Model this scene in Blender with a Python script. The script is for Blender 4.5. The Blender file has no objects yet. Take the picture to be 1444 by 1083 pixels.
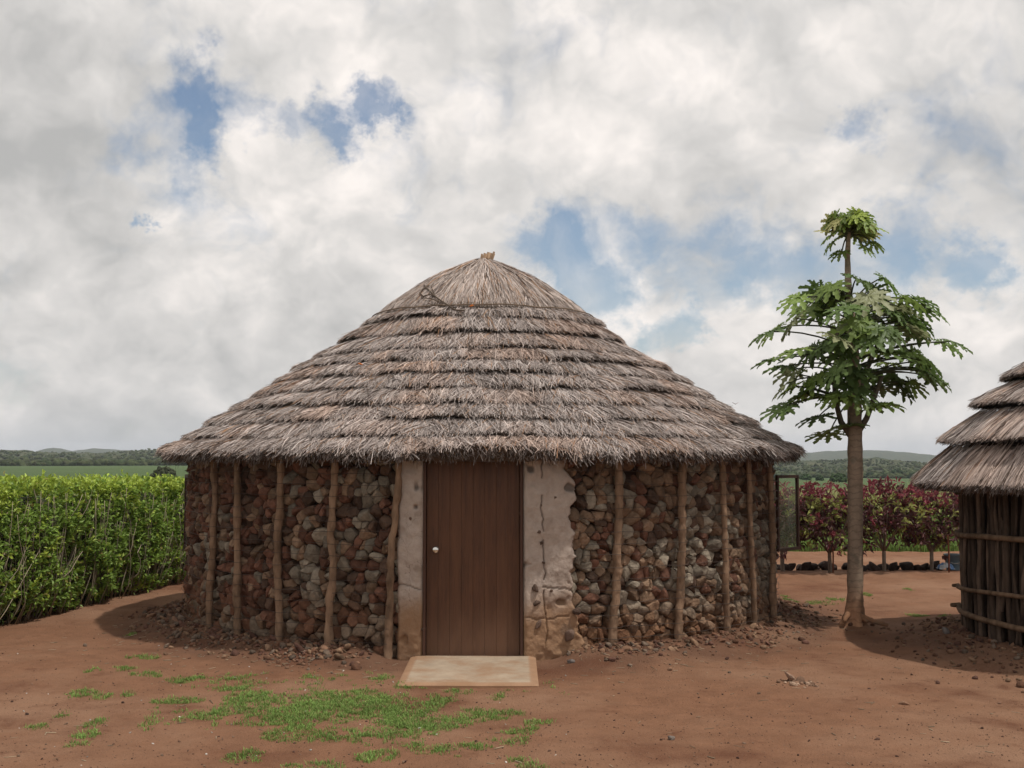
import bpy, math, random
import numpy as np
from mathutils import Vector

S = bpy.context.scene
COL = S.collection
R_ = np.random.default_rng(7)
random.seed(7)
PI = math.pi

# ------------------------------------------------------------------ camera
F = 1640.0                       # focal length in pixels of the 1444 px wide picture
CAMZ = 1.75
PITCH = math.atan(106.5 / F)
cam_d = bpy.data.cameras.new('camera')
cam = bpy.data.objects.new('camera', cam_d)
COL.objects.link(cam)
cam.location = (0, 0, CAMZ)
cam.rotation_euler = (PI / 2 + PITCH, 0, 0)
cam_d.sensor_width = 36
cam_d.lens = F * 36 / 1444
cam_d.clip_start = 0.05
cam_d.clip_end = 12000
S.camera = cam
S.view_settings.view_transform = 'Standard'
S.view_settings.look = 'None'
S.view_settings.exposure = 0.0
S.view_settings.gamma = 1.0
S.cycles.max_bounces = 6
S.cycles.diffuse_bounces = 3
S.cycles.transparent_max_bounces = 12
S.cycles.volume_bounces = 0

# ------------------------------------------------------------------ sun and sky
SUN_AZ = math.radians(66)        # measured from the camera side towards the right
SUN_EL = math.radians(66)
sun_vec = Vector((math.sin(SUN_AZ) * math.cos(SUN_EL), -math.cos(SUN_AZ) * math.cos(SUN_EL), math.sin(SUN_EL)))
sl = bpy.data.lights.new('sun', 'SUN')
sl.energy = 2.9
sl.angle = math.radians(0.9)
sl.color = (1.0, 0.95, 0.87)
so = bpy.data.objects.new('sun', sl)
so.rotation_euler = sun_vec.to_track_quat('Z', 'Y').to_euler()
so.location = (8, -4, 20)
COL.objects.link(so)


def ray(px, py):
    u, v = (px - 722) / F, (541.5 - py) / F
    return np.array([u, math.cos(PITCH) - v * math.sin(PITCH), math.sin(PITCH) + v * math.cos(PITCH)])


W = bpy.data.worlds.new('World')
S.world = W
W.use_nodes = True


def build_world():
    nt = W.node_tree
    nt.nodes.clear()
    N, L = nt.nodes.new, nt.links.new

    def val(sock, v):
        if hasattr(v, 'is_linked') or hasattr(v, 'links'):
            L(v, sock)
        else:
            sock.default_value = v

    def mth(op, a, b=0.0, c=0.0, clamp=False):
        n = N('ShaderNodeMath'); n.operation = op; n.use_clamp = clamp
        val(n.inputs[0], a); val(n.inputs[1], b); val(n.inputs[2], c)
        return n.outputs[0]

    def vm(op, a, b):
        n = N('ShaderNodeVectorMath'); n.operation = op
        val(n.inputs[0], a); val(n.inputs[1], b)
        return n.outputs['Value'] if op == 'DOT_PRODUCT' else n.outputs[0]

    def noise(vec, scale, detail, rough=0.55, dist=0.0):
        n = N('ShaderNodeTexNoise'); n.inputs['Scale'].default_value = scale
        n.inputs['Detail'].default_value = detail; n.inputs['Roughness'].default_value = rough
        n.inputs['Distortion'].default_value = dist
        L(vec, n.inputs['Vector'])
        return n.outputs['Fac']

    def rng(v, a, b, c=0.0, d=1.0, smooth=True):
        n = N('ShaderNodeMapRange')
        n.interpolation_type = 'SMOOTHSTEP' if smooth else 'LINEAR'
        val(n.inputs['Value'], v)
        n.inputs['From Min'].default_value = a; n.inputs['From Max'].default_value = b
        n.inputs['To Min'].default_value = c; n.inputs['To Max'].default_value = d
        return n.outputs['Result']

    def mix(f, a, b):
        n = N('ShaderNodeMix'); n.data_type = 'RGBA'
        val(n.inputs['Factor'], f); val(n.inputs['A'], a) if False else None
        val(n.inputs[6], a); val(n.inputs[7], b)
        return n.outputs[2]

    def noisec(vec, scale, detail, rough=0.55):
        n = N('ShaderNodeTexNoise'); n.inputs['Scale'].default_value = scale
        n.inputs['Detail'].default_value = detail; n.inputs['Roughness'].default_value = rough
        L(vec, n.inputs['Vector'])
        return vm('SUBTRACT', n.outputs['Color'], (0.5, 0.5, 0.5))

    def scl(v, k):
        n = N('ShaderNodeVectorMath'); n.operation = 'SCALE'; L(v, n.inputs[0]); n.inputs['Scale'].default_value = k
        return n.outputs[0]

    def billow(vec, scale, detail):
        n = N('ShaderNodeTexVoronoi'); n.feature = 'F1'; n.inputs['Scale'].default_value = scale
        n.inputs['Detail'].default_value = detail; n.inputs['Roughness'].default_value = 0.55; n.inputs['Lacunarity'].default_value = 2.2
        n.normalize = True
        L(vec, n.inputs['Vector'])
        return n.outputs['Distance']

    tc = N('ShaderNodeTexCoord')
    d = tc.outputs['Generated']
    sx = N('ShaderNodeSeparateXYZ'); L(d, sx.inputs[0])
    zq = mth('MAXIMUM', sx.outputs[2], -0.02)
    cb = N('ShaderNodeCombineXYZ')
    L(mth('MULTIPLY', sx.outputs[0], 1.7), cb.inputs[0])
    L(mth('MULTIPLY', sx.outputs[1], 1.7), cb.inputs[1])
    L(mth('DIVIDE', mth('MULTIPLY', zq, 2.5), mth('ADD', mth('MULTIPLY', zq, 0.6), 1.0)), cb.inputs[2])
    q0 = cb.outputs[0]
    q = vm('ADD', q0, scl(noisec(q0, 5.0, 4), 0.16))
    dw = vm('ADD', vm('ADD', d, scl(noisec(q0, 9.0, 5, 0.6), 0.085)), scl(noisec(q0, 26.0, 5, 0.65), 0.05))
    wob2 = noise(q, 16.0, 6, 0.6)

    def blobs(lst, vec):
        """Soft spots round given directions of the sky; vec is the direction, shifted by noise so that edges are ragged."""
        tot = None
        for px, py, r, k in lst:
            h = ray(px, py); h = h / np.linalg.norm(h)
            n = N('ShaderNodeVectorMath'); n.operation = 'DISTANCE'
            L(vec, n.inputs[0]); n.inputs[1].default_value = tuple(h)
            g = rng(n.outputs['Value'], 1.35 * r / F, 0.35 * r / F, 0.0, k)
            tot = g if tot is None else mth('ADD', tot, g)
        return tot

    bl = billow(q, 8.0, 2.5)
    n1 = mth('ADD', mth('MULTIPLY', noise(q, 5.0, 11, 0.6), 0.95), mth('MULTIPLY', mth('SUBTRACT', 0.4, bl), 0.3))
    holes = blobs([(255, 178, 85, .21), (325, 132, 62, .19), (270, 110, 50, .10), (430, 165, 52, .25), (485, 148, 50, .2), (535, 138, 40, .25), (215, 315, 18, .25), (310, 190, 40, .15),
                   (850, 340, 95, .20), (960, 385, 110, .21), (840, 435, 60, .2), (945, 470, 40, .24), (1285, 325, 70, .18),
                   (1385, 385, 50, .26), (770, 345, 60, .16), (1195, 178, 34, .16), (1125, 130, 26, .12), (1080, 350, 80, .16),
                   (1230, 370, 80, .18), (1130, 400, 80, .14)], dw)
    cov = mth('SUBTRACT', mth('ADD', n1, 0.07), holes)
    alpha = rng(cov, 0.15, 0.55)
    veil = rng(noise(q, 6.0, 7, 0.55, 0.6), 0.34, 0.80, 0.04, 0.55)      # thin high cloud inside the gaps
    alpha = mth('MAXIMUM', alpha, veil)

    off = vm('ADD', q, (0.035, 0.0, 0.06))
    n2 = noise(q, 5.5, 10, 0.58)
    n2b = noise(off, 5.5, 10, 0.58)
    emb = mth('SUBTRACT', n2, n2b)                 # darker bases, brighter tops
    emb2 = mth('SUBTRACT', billow(off, 8.0, 2.5), bl)      # lit sides of the puffs
    n3 = noise(q, 2.2, 5, 0.5)
    grey = blobs([(90, 220, 170, .42), (30, 120, 150, .16), (440, 430, 100, .32), (700, 330, 130, .22), (640, 60, 120, .10),
                  (1010, 315, 115, .34), (1350, 240, 130, .32), (300, 520, 150, .22), (100, 560, 170, .24), (1370, 480, 110, .14),
                  (300, 60, 130, .10), (1010, 530, 100, .18), (600, 250, 90, .12), (470, 500, 80, .14)], dw)
    lite = blobs([(520, 215, 85, .42), (360, 185, 55, .3), (860, 110, 110, .2), (330, 330, 100, .26), (450, 410, 40, .15),
                  (890, 455, 60, .40), (1010, 480, 90, .34), (1130, 290, 70, .14), (380, 395, 60, .2), (1400, 420, 70, .26), (960, 190, 130, .12), (790, 410, 55, .25),
                  (690, 200, 120, .15), (420, 30, 130, .12), (230, 440, 70, .18), (1190, 60, 130, .12), (820, 260, 100, .04)], dw)
    v = mth('ADD', mth('MULTIPLY', emb, 1.15), mth('MULTIPLY', mth('SUBTRACT', n3, 0.5), 1.0))
    v = mth('ADD', v, mth('ADD', mth('MULTIPLY', emb2, 1.6), mth('MULTIPLY', mth('SUBTRACT', 0.36, bl), 0.5)))
    v = mth('ADD', v, mth('SUBTRACT', lite, grey))
    v = rng(v, -0.85, 0.66, 0.0, 1.0, False)
    cr = N('ShaderNodeValToRGB')
    L(v, cr.inputs[0])
    e = cr.color_ramp.elements
    e[0].position = 0.0; e[0].color = (0.49, 0.485, 0.475, 1)
    e[1].position = 1.0; e[1].color = (1.02, 0.955, 0.905, 1)
    m = e.new(0.56); m.color = (0.74, 0.715, 0.69, 1)
    sc = N('ShaderNodeVectorMath'); sc.operation = 'SCALE'
    L(cr.outputs[0], sc.inputs[0]); sc.inputs['Scale'].default_value = 10.0

    sky = N('ShaderNodeTexSky')
    sky.sky_type = 'NISHITA'; sky.sun_disc = False
    sky.sun_elevation = SUN_EL; sky.sun_rotation = PI - SUN_AZ
    sky.dust_density = 0.7
    col = mix(alpha, sky.outputs[0], sc.outputs[0])
    # low cloud and haze close to the horizon
    hz = rng(sx.outputs[2], 0.06, -0.01, 0.0, 0.35)
    col = mix(hz, col, (5.6, 5.75, 5.9, 1))
    bg = N('ShaderNodeBackground'); bg.inputs['Strength'].default_value = 0.1
    L(col, bg.inputs[0])
    out = N('ShaderNodeOutputWorld'); L(bg.outputs[0], out.inputs[0])


build_world()


# ------------------------------------------------------------------ helpers
def hash3(ix, iy, iz, seed):
    h = (ix.astype(np.int64) * 374761393 + iy.astype(np.int64) * 668265263 + iz.astype(np.int64) * 2147483647 + seed * 144269) & 0xffffffff
    h = ((h ^ (h >> 13)) * 1274126177) & 0xffffffff
    h = ((h ^ (h >> 16)) * 2246822519) & 0xffffffff
    return ((h ^ (h >> 15)) & 0xffffff) / float(0xffffff)


def vnoise(p, seed=0):
    p = np.asarray(p, float)
    i = np.floor(p).astype(np.int64); f = p - i; f = f * f * (3 - 2 * f)
    r = 0
    for a in (0, 1):
        for b in (0, 1):
            for c in (0, 1):
                w = (f[..., 0] if a else 1 - f[..., 0]) * (f[..., 1] if b else 1 - f[..., 1]) * (f[..., 2] if c else 1 - f[..., 2])
                r = r + w * hash3(i[..., 0] + a, i[..., 1] + b, i[..., 2] + c, seed)
    return r


def fbm(p, seed=0, octv=4):
    p = np.asarray(p, float); r = 0; a = 0.5; t = 0
    for o in range(octv):
        r = r + a * vnoise(p * (2 ** o), seed + o * 17); t += a; a *= 0.5
    return r / t


def n1d(x, seed=0, octv=3):
    x = np.asarray(x, float)
    return fbm(np.stack([x, x * 0 + seed * 3.7, x * 0], -1), seed, octv) - 0.5


def sstep(a, b, x):
    t = np.clip((np.asarray(x, float) - a) / (b - a), 0, 1)
    return t * t * (3 - 2 * t)


class MB:
    """Collects vertices, faces and one colour per vertex, then links them as one mesh object."""

    def __init__(self):
        self.v, self.c, self.f, self.s, self.n = [], [], [], [], 0

    def add(self, v, f, c=(1, 1, 1), smooth=True):
        v = np.asarray(v, float).reshape(-1, 3)
        f = np.asarray(f, np.int64)
        c = np.broadcast_to(np.asarray(c, float), (len(v), 3))
        self.v.append(v); self.c.append(c); self.f.append(f + self.n); self.s.append(smooth)
        self.n += len(v)
        return self

    def build(self, name, mat, parent=None, loc=None):
        me = bpy.data.meshes.new(name)
        v = np.concatenate(self.v)
        if loc is not None:
            v = v - np.asarray(loc, float)
        c = np.concatenate(self.c)
        me.vertices.add(len(v)); me.vertices.foreach_set('co', v.astype(np.float32).ravel())
        lv = np.concatenate([f.ravel() for f in self.f])
        cnt = np.concatenate([np.full(len(f), f.shape[1]) for f in self.f])
        st = np.concatenate([[0], np.cumsum(cnt)[:-1]])
        sm = np.concatenate([np.full(len(f), s) for f, s in zip(self.f, self.s)])
        me.loops.add(len(lv)); me.loops.foreach_set('vertex_index', lv.astype(np.int32))
        me.polygons.add(len(cnt))
        me.polygons.foreach_set('loop_start', st.astype(np.int32))
        me.polygons.foreach_set('loop_total', cnt.astype(np.int32))
        me.polygons.foreach_set('use_smooth', sm)
        a = me.color_attributes.new('Col', 'FLOAT_COLOR', 'POINT')
        a.data.foreach_set('color', np.concatenate([c, np.ones((len(c), 1))], 1).astype(np.float32).ravel())
        me.update(calc_edges=True); me.validate()
        if mat: me.materials.append(mat)
        o = bpy.data.objects.new(name, me)
        COL.objects.link(o)
        if parent: o.parent = parent
        if loc is not None: o.location = loc
        return o


def tag(o, label=None, cat=None, group=None, kind=None):
    if label: o['label'] = label
    if cat: o['category'] = cat
    if group: o['group'] = group
    if kind: o['kind'] = kind
    return o


def thing(name, loc, label, cat, group=None):
    o = bpy.data.objects.new(name, None)
    COL.objects.link(o); o.location = loc; o.empty_display_size = 0.1
    return tag(o, label, cat, group)


def frames(pts):
    t = np.gradient(pts, axis=0)
    t /= np.linalg.norm(t, axis=1, keepdims=True) + 1e-12
    up = np.where(np.abs(t[:, 2:3]) > 0.9, np.array([[1., 0, 0]]), np.array([[0, 0, 1.]]))
    up = np.tile(up[0], (len(pts), 1))
    a = np.cross(t, up); a /= np.linalg.norm(a, axis=1, keepdims=True) + 1e-12
    b = np.cross(a, t)
    return t, a, b


def tube(pts, rad, sides=8, rough=0.0, seed=0, cap=True):
    pts = np.asarray(pts, float); n = len(pts)
    rad = np.broadcast_to(np.asarray(rad, float), (n,))
    t, a, b = frames(pts)
    th = np.arange(sides) * 2 * PI / sides
    off = a[:, None, :] * np.cos(th)[None, :, None] + b[:, None, :] * np.sin(th)[None, :, None]
    rr = np.repeat(rad[:, None], sides, 1)
    if rough:
        p = pts[:, None, :] + off * rr[..., None]
        rr = rr * (1 + rough * (fbm(p * 14 + seed * 5.3, seed, 3) - 0.5) * 2)
    v = (pts[:, None, :] + off * rr[..., None]).reshape(-1, 3)
    i = np.arange(n - 1)[:, None] * sides; j = np.arange(sides)[None, :]; j2 = (j + 1) % sides
    f = np.stack([i + j, i + j2, i + sides + j2, i + sides + j], -1).reshape(-1, 4)
    fl = [f]
    if cap:
        v = np.concatenate([v, pts[:1], pts[-1:]])
        k = np.arange(sides); k2 = (k + 1) % sides
        c0 = np.stack([k2, k, np.full(sides, n * sides), np.full(sides, n * sides)], -1)[:, :3]
        c1 = np.stack([(n - 1) * sides + k, (n - 1) * sides + k2, np.full(sides, n * sides + 1)], -1)
        return v, f, np.concatenate([c0, c1])
    return v, f, None


def add_tube(m, pts, rad, sides=8, rough=0.0, seed=0, c=(1, 1, 1), smooth=True):
    v, f, t = tube(pts, rad, sides, rough, seed)
    c = np.broadcast_to(np.asarray(c, float), (len(v), 3))
    n0 = m.n
    m.add(v, f, c, smooth)
    m.f.append(t + n0); m.s.append(False)


def add_box(m, lo, hi, c=(1, 1, 1), bev=0.0, xf=None):
    """A box with chamfered edges."""
    lo, hi = np.array(lo, float), np.array(hi, float)
    if bev <= 0:
        v = np.array([[x, y, z] for x in (lo[0], hi[0]) for y in (lo[1], hi[1]) for z in (lo[2], hi[2])])
        f = np.array([[0, 1, 3, 2], [4, 6, 7, 5], [0, 4, 5, 1], [2, 3, 7, 6], [0, 2, 6, 4], [1, 5, 7, 3]])
        if xf is not None: v = xf(v)
        m.add(v, f, c, False)
        return
    import bmesh
    bm = bmesh.new()
    bmesh.ops.create_cube(bm, size=1)
    for q in bm.verts: q.co = Vector(tuple((lo + hi) / 2 + np.array(q.co) * (hi - lo)))
    bmesh.ops.bevel(bm, geom=bm.edges[:], offset=bev, segments=2, affect='EDGES', profile=0.6)
    bmesh.ops.triangulate(bm, faces=bm.faces[:])
    bm.verts.index_update()
    v = np.array([q.co[:] for q in bm.verts]); f = np.array([[q.index for q in p.verts] for p in bm.faces])
    bm.free()
    if xf is not None: v = xf(v)
    m.add(v, f, c, False)


def ico(sub):
    import bmesh
    bm = bmesh.new(); bmesh.ops.create_icosphere(bm, subdivisions=sub, radius=1)
    v = np.array([q.co[:] for q in bm.verts]); f = np.array([[q.index for q in p.verts] for p in bm.faces]); bm.free()
    v /= np.linalg.norm(v, axis=1, keepdims=True)
    return v, f


ICO = {s: ico(s) for s in (1, 2, 3, 4)}


def polytopes(normals, dists, sub, p=11):
    """Rounded convex stones: normals (N,K,3), dists (N,K) -> vertices (N,V,3) round the origin."""
    u = ICO[sub][0]
    out = np.empty((len(normals), len(u), 3))
    for a in range(0, len(normals), 200):
        q = np.einsum('nkc,vc->nkv', normals[a:a + 200], u) / dists[a:a + 200, :, None]
        t = (np.clip(q, 0, None) ** p).sum(1) ** (-1.0 / p)
        out[a:a + 200] = u[None] * t[..., None]
    return out


def rand_unit(n):
    v = R_.normal(size=(n, 3)); return v / np.linalg.norm(v, axis=1, keepdims=True)


def add_rocks(m, cen, size, col, sub=2, flat=0.7, smooth=True, cuts=11):
    cen = np.asarray(cen, float); n = len(cen); size = np.broadcast_to(np.asarray(size, float), (n,))
    nr = rand_unit(n * cuts).reshape(n, cuts, 3)
    base = np.array([[1, 0, 0], [-1, 0, 0], [0, 1, 0], [0, -1, 0], [0, 0, 1], [0, 0, -1]], float)
    nr = np.concatenate([nr, np.tile(base, (n, 1, 1))], 1)
    ds = R_.uniform(0.55, 1.0, (n, cuts + 6)); ds[:, cuts:] = R_.uniform(0.75, 1.25, (n, 6))
    v = polytopes(nr, ds, sub, 14)
    v[..., 2] *= flat
    v[..., 0] *= R_.uniform(.75, 1.25, (n, 1))
    a = R_.uniform(0, 2 * PI, n); ca, sa = np.cos(a)[:, None], np.sin(a)[:, None]
    x, y = v[..., 0] * ca - v[..., 1] * sa, v[..., 0] * sa + v[..., 1] * ca
    tl = R_.normal(0, .3, n)[:, None]
    z = v[..., 2] + x * tl
    v = np.stack([x, y, z], -1) * size[:, None, None] + cen[:, None, :]
    f = ICO[sub][1]; V = v.shape[1]
    ff = (f[None] + (np.arange(n) * V)[:, None, None]).reshape(-1, 3)
    c = np.repeat(np.broadcast_to(np.asarray(col, float), (n, 3)), V, 0)
    m.add(v.reshape(-1, 3), ff, c, smooth)


def ground(px, py, z=0.0):
    d = ray(px, py); t = (z - CAMZ) / d[2]
    return np.array([d[0] * t, d[1] * t, z])


def at(px, py, y):
    d = ray(px, py); t = y / d[1]
    return np.array([d[0] * t, y, CAMZ + d[2] * t])


# ------------------------------------------------------------------ materials
def mat(name, rough=0.9, spec=0.2, attr=True, color=(0.5, 0.5, 0.5), var=0.25, scale=8.0, bump=0.0, bscale=60.0, transl=0.0, metal=0.0,
        stretch=(1, 1, 1), extra=None, detail=5):
    """Principled surface: per-thing colour attribute (or one colour) broken up by two noises, with bump."""
    m = bpy.data.materials.new(name); m.use_nodes = True
    nt = m.node_tree; nt.nodes.clear(); N, L = nt.nodes.new, nt.links.new
    bs = N('ShaderNodeBsdfPrincipled')
    bs.inputs['Roughness'].default_value = rough; bs.inputs['Specular IOR Level'].default_value = spec
    bs.inputs['Metallic'].default_value = metal
    tc = N('ShaderNodeTexCoord')
    mp = N('ShaderNodeMapping'); mp.inputs['Scale'].default_value = stretch
    L(tc.outputs['Object'], mp.inputs[0])
    if attr:
        at_ = N('ShaderNodeAttribute'); at_.attribute_name = 'Col'; csock = at_.outputs['Color']
    else:
        rgb = N('ShaderNodeRGB'); rgb.outputs[0].default_value = (*color, 1); csock = rgb.outputs[0]
    n = N('ShaderNodeTexNoise'); n.inputs['Scale'].default_value = scale; n.inputs['Detail'].default_value = detail
    n.inputs['Roughness'].default_value = 0.62
    L(mp.outputs[0], n.inputs['Vector'])
    mr = N('ShaderNodeMapRange'); L(n.outputs['Fac'], mr.inputs['Value'])
    mr.inputs['From Min'].default_value = 0.25; mr.inputs['From Max'].default_value = 0.75
    mr.inputs['To Min'].default_value = 1 - var; mr.inputs['To Max'].default_value = 1 + var
    sc = N('ShaderNodeVectorMath'); sc.operation = 'SCALE'
    L(csock, sc.inputs[0]); L(mr.outputs[0], sc.inputs['Scale'])
    csock = sc.outputs[0]
    if extra: csock = extra(nt, N, L, mp.outputs[0], csock, bs)
    L(csock, bs.inputs['Base Color'])
    if bump:
        bn = N('ShaderNodeTexNoise'); bn.inputs['Scale'].default_value = bscale; bn.inputs['Detail'].default_value = 6
        bn.inputs['Roughness'].default_value = 0.65
        L(mp.outputs[0], bn.inputs['Vector'])
        bp = N('ShaderNodeBump'); bp.inputs['Strength'].default_value = 1.0; bp.inputs['Distance'].default_value = bump
        L(bn.outputs['Fac'], bp.inputs['Height']); L(bp.outputs[0], bs.inputs['Normal'])
    out = N('ShaderNodeOutputMaterial')
    sh = bs.outputs[0]
    if transl:
        tr = N('ShaderNodeBsdfTranslucent'); L(csock, tr.inputs[0])
        mx = N('ShaderNodeMixShader'); mx.inputs[0].default_value = transl
        L(bs.outputs[0], mx.inputs[1]); L(tr.outputs[0], mx.inputs[2]); sh = mx.outputs[0]
    L(sh, out.inputs[0])
    return m


def mixin(nt, N, L, fac, a, b):
    n = N('ShaderNodeMix'); n.data_type = 'RGBA'
    L(fac, n.inputs['Factor']); L(a, n.inputs[6])
    if isinstance(b, tuple): n.inputs[7].default_value = (*b, 1)
    else: L(b, n.inputs[7])
    return n.outputs[2]


def ramp(N, L, src, a, b, k=1.0):
    mr = N('ShaderNodeMapRange'); mr.interpolation_type = 'SMOOTHSTEP'; L(src, mr.inputs['Value'])
    mr.inputs['From Min'].default_value = a; mr.inputs['From Max'].default_value = b; mr.inputs['To Max'].default_value = k
    return mr.outputs[0]


def earth_extra(nt, N, L, vec, c, bs):
    def noise(s, d, r=0.6):
        n = N('ShaderNodeTexNoise'); n.inputs['Scale'].default_value = s; n.inputs['Detail'].default_value = d
        n.inputs['Roughness'].default_value = r; L(vec, n.inputs['Vector']); return n.outputs['Fac']
    c = mixin(nt, N, L, ramp(N, L, noise(0.45, 6), 0.42, 0.68, 0.9), c, (0.285, 0.165, 0.105))
    c = mixin(nt, N, L, ramp(N, L, noise(0.8, 7), 0.50, 0.72, 0.85), c, (0.128, 0.054, 0.031))
    c = mixin(nt, N, L, ramp(N, L, noise(3.2, 6, .7), 0.56, 0.72, 0.6), c, (0.12, 0.052, 0.030))
    c = mixin(nt, N, L, ramp(N, L, noise(26, 4, .7), 0.60, 0.72, 0.55), c, (0.085, 0.042, 0.028))
    c = mixin(nt, N, L, ramp(N, L, noise(60, 3, .7), 0.62, 0.74, 0.6), c, (0.30, 0.19, 0.13))
    c = mixin(nt, N, L, ramp(N, L, noise(110, 3, .8), 0.55, 0.75, 0.6), c, (0.075, 0.036, 0.022))
    return c


M_EARTH = mat('red_earth', 0.95, 0.1, True, var=0.18, scale=5, bump=0.022, bscale=50, extra=earth_extra)


def field_extra(nt, N, L, vec, c, bs):
    def noise(s, d, sc=(1, 1, 1)):
        mp = N('ShaderNodeMapping'); mp.inputs['Scale'].default_value = sc; L(vec, mp.inputs[0])
        n = N('ShaderNodeTexNoise'); n.inputs['Scale'].default_value = s; n.inputs['Detail'].default_value = d
        n.inputs['Roughness'].default_value = 0.65; L(mp.outputs[0], n.inputs['Vector']); return n.outputs['Fac']
    c = mixin(nt, N, L, ramp(N, L, noise(0.012, 6, (0.4, 1, 1)), 0.40, 0.66, 0.8), c, (0.085, 0.125, 0.045))
    c = mixin(nt, N, L, ramp(N, L, noise(0.05, 6, (0.5, 1.2, 1)), 0.5, 0.72, 0.6), c, (0.05, 0.078, 0.032))
    c = mixin(nt, N, L, ramp(N, L, noise(0.9, 6), 0.5, 0.7, 0.6), c, (0.045, 0.075, 0.028))
    return c


M_FIELD = mat('field_green', 0.95, 0.1, False, (0.07, 0.105, 0.042), var=0.3, scale=0.4, bump=0.12, bscale=2.5, extra=field_extra)


def hill_extra(nt, N, L, vec, c, bs):
    n = N('ShaderNodeTexVoronoi'); n.inputs['Scale'].default_value = 0.11; L(vec, n.inputs['Vector'])
    c = mixin(nt, N, L, ramp(N, L, n.outputs['Distance'], 0.35, 0.7, 0.75), c, (0.10, 0.098, 0.058))
    return c


M_HILL = mat('hill_scrub', 1.0, 0.05, False, (0.040, 0.056, 0.028), var=0.45, scale=0.05, bump=1.5, bscale=0.12, extra=hill_extra)
M_STRAW = mat('weathered_straw', 0.85, 0.25, True, var=0.22, scale=3.0)
M_STONE = mat('rough_stone', 0.92, 0.2, True, var=0.42, scale=22, bump=0.012, bscale=48, detail=7)
M_MUD = mat('dark_mud', 0.97, 0.05, False, (0.05, 0.030, 0.022), var=0.4, scale=9, bump=0.03, bscale=20)


def plaster_extra(nt, N, L, vec, c, bs):
    v = N('ShaderNodeTexVoronoi'); v.feature = 'DISTANCE_TO_EDGE'; v.inputs['Scale'].default_value = 3.4
    dn = N('ShaderNodeTexNoise'); dn.inputs['Scale'].default_value = 4.0; dn.inputs['Detail'].default_value = 6; L(vec, dn.inputs['Vector'])
    ad = N('ShaderNodeVectorMath'); ad.operation = 'MULTIPLY_ADD'; L(dn.outputs['Color'], ad.inputs[0]); ad.inputs[1].default_value = (.35, .35, .35); L(vec, ad.inputs[2])
    L(ad.outputs[0], v.inputs['Vector'])
    cm = ramp(N, L, v.outputs['Distance'], 0.008, 0.0, 0.55)
    n2 = N('ShaderNodeTexNoise'); n2.inputs['Scale'].default_value = 2.6; n2.inputs['Detail'].default_value = 5; L(vec, n2.inputs['Vector'])
    mu = N('ShaderNodeMath'); mu.operation = 'MULTIPLY'; L(cm, mu.inputs[0]); L(ramp(N, L, n2.outputs['Fac'], 0.45, 0.62), mu.inputs[1])
    c = mixin(nt, N, L, mu.outputs[0], c, (0.10, 0.075, 0.06))
    s = N('ShaderNodeSeparateXYZ'); L(vec, s.inputs[0])
    ns = N('ShaderNodeTexNoise'); ns.inputs['Scale'].default_value = 4; ns.inputs['Detail'].default_value = 6; L(vec, ns.inputs['Vector'])
    h = N('ShaderNodeMath'); h.operation = 'MULTIPLY_ADD'; L(ns.outputs['Fac'], h.inputs[0]); h.inputs[1].default_value = -0.6; L(s.outputs[2], h.inputs[2])
    c = mixin(nt, N, L, ramp(N, L, h.outputs[0], 0.46, -0.02, 0.9), c, (0.27, 0.155, 0.085))     # mud splashed up the foot of the wall
    g = N('ShaderNodeTexNoise'); g.inputs['Scale'].default_value = 7; g.inputs['Detail'].default_value = 6; L(vec, g.inputs['Vector'])
    c = mixin(nt, N, L, ramp(N, L, g.outputs['Fac'], 0.58, 0.72, 0.5), c, (0.17, 0.12, 0.09))
    return c


M_PLASTER = mat('clay_plaster', 0.95, 0.1, True, var=0.16, scale=14, bump=0.012, bscale=22, extra=plaster_extra)
M_BARK = mat('pole_bark', 0.95, 0.1, True, var=0.62, scale=11, bump=0.02, bscale=30, stretch=(1, 1, 0.35))
def door_extra(nt, N, L, vec, c, bs):
    g = N('ShaderNodeTexNoise'); g.inputs['Scale'].default_value = 22; g.inputs['Detail'].default_value = 8; g.inputs['Roughness'].default_value = .7; L(vec, g.inputs['Vector'])
    c = mixin(nt, N, L, ramp(N, L, g.outputs['Fac'], 0.50, 0.68, 0.6), c, (0.045, 0.018, 0.010))
    b = N('ShaderNodeTexNoise'); b.inputs['Scale'].default_value = 1.3; b.inputs['Detail'].default_value = 5; L(vec, b.inputs['Vector'])
    c = mixin(nt, N, L, ramp(N, L, b.outputs['Fac'], 0.50, 0.70, 0.45), c, (0.14, 0.060, 0.026))
    t = N('ShaderNodeTexCoord'); s = N('ShaderNodeSeparateXYZ'); L(t.outputs['Object'], s.inputs[0])
    h = N('ShaderNodeMath'); h.operation = 'MULTIPLY_ADD'; L(b.outputs['Fac'], h.inputs[0]); h.inputs[1].default_value = -0.5; L(s.outputs[2], h.inputs[2])
    return mixin(nt, N, L, ramp(N, L, h.outputs[0], 0.30, -0.15, 0.55), c, (0.16, 0.085, 0.05))     # dust on the foot of the door


M_DOOR = mat('brown_door_wood', 0.55, 0.35, False, (0.092, 0.037, 0.017), var=0.30, scale=6, bump=0.0025, bscale=40, stretch=(4, 4, 0.35), extra=door_extra)
M_FRAME = mat('brown_frame_wood', 0.65, 0.3, False, (0.068, 0.031, 0.020), var=0.25, scale=8, bump=0.001, bscale=40, stretch=(4, 4, 0.4))
M_METAL = mat('brushed_metal', 0.25, 0.5, False, (0.72, 0.70, 0.66), var=0.08, scale=20, metal=1.0)
M_WIRE = mat('rusty_wire', 0.7, 0.4, False, (0.06, 0.042, 0.034), var=0.4, scale=8)


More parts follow.
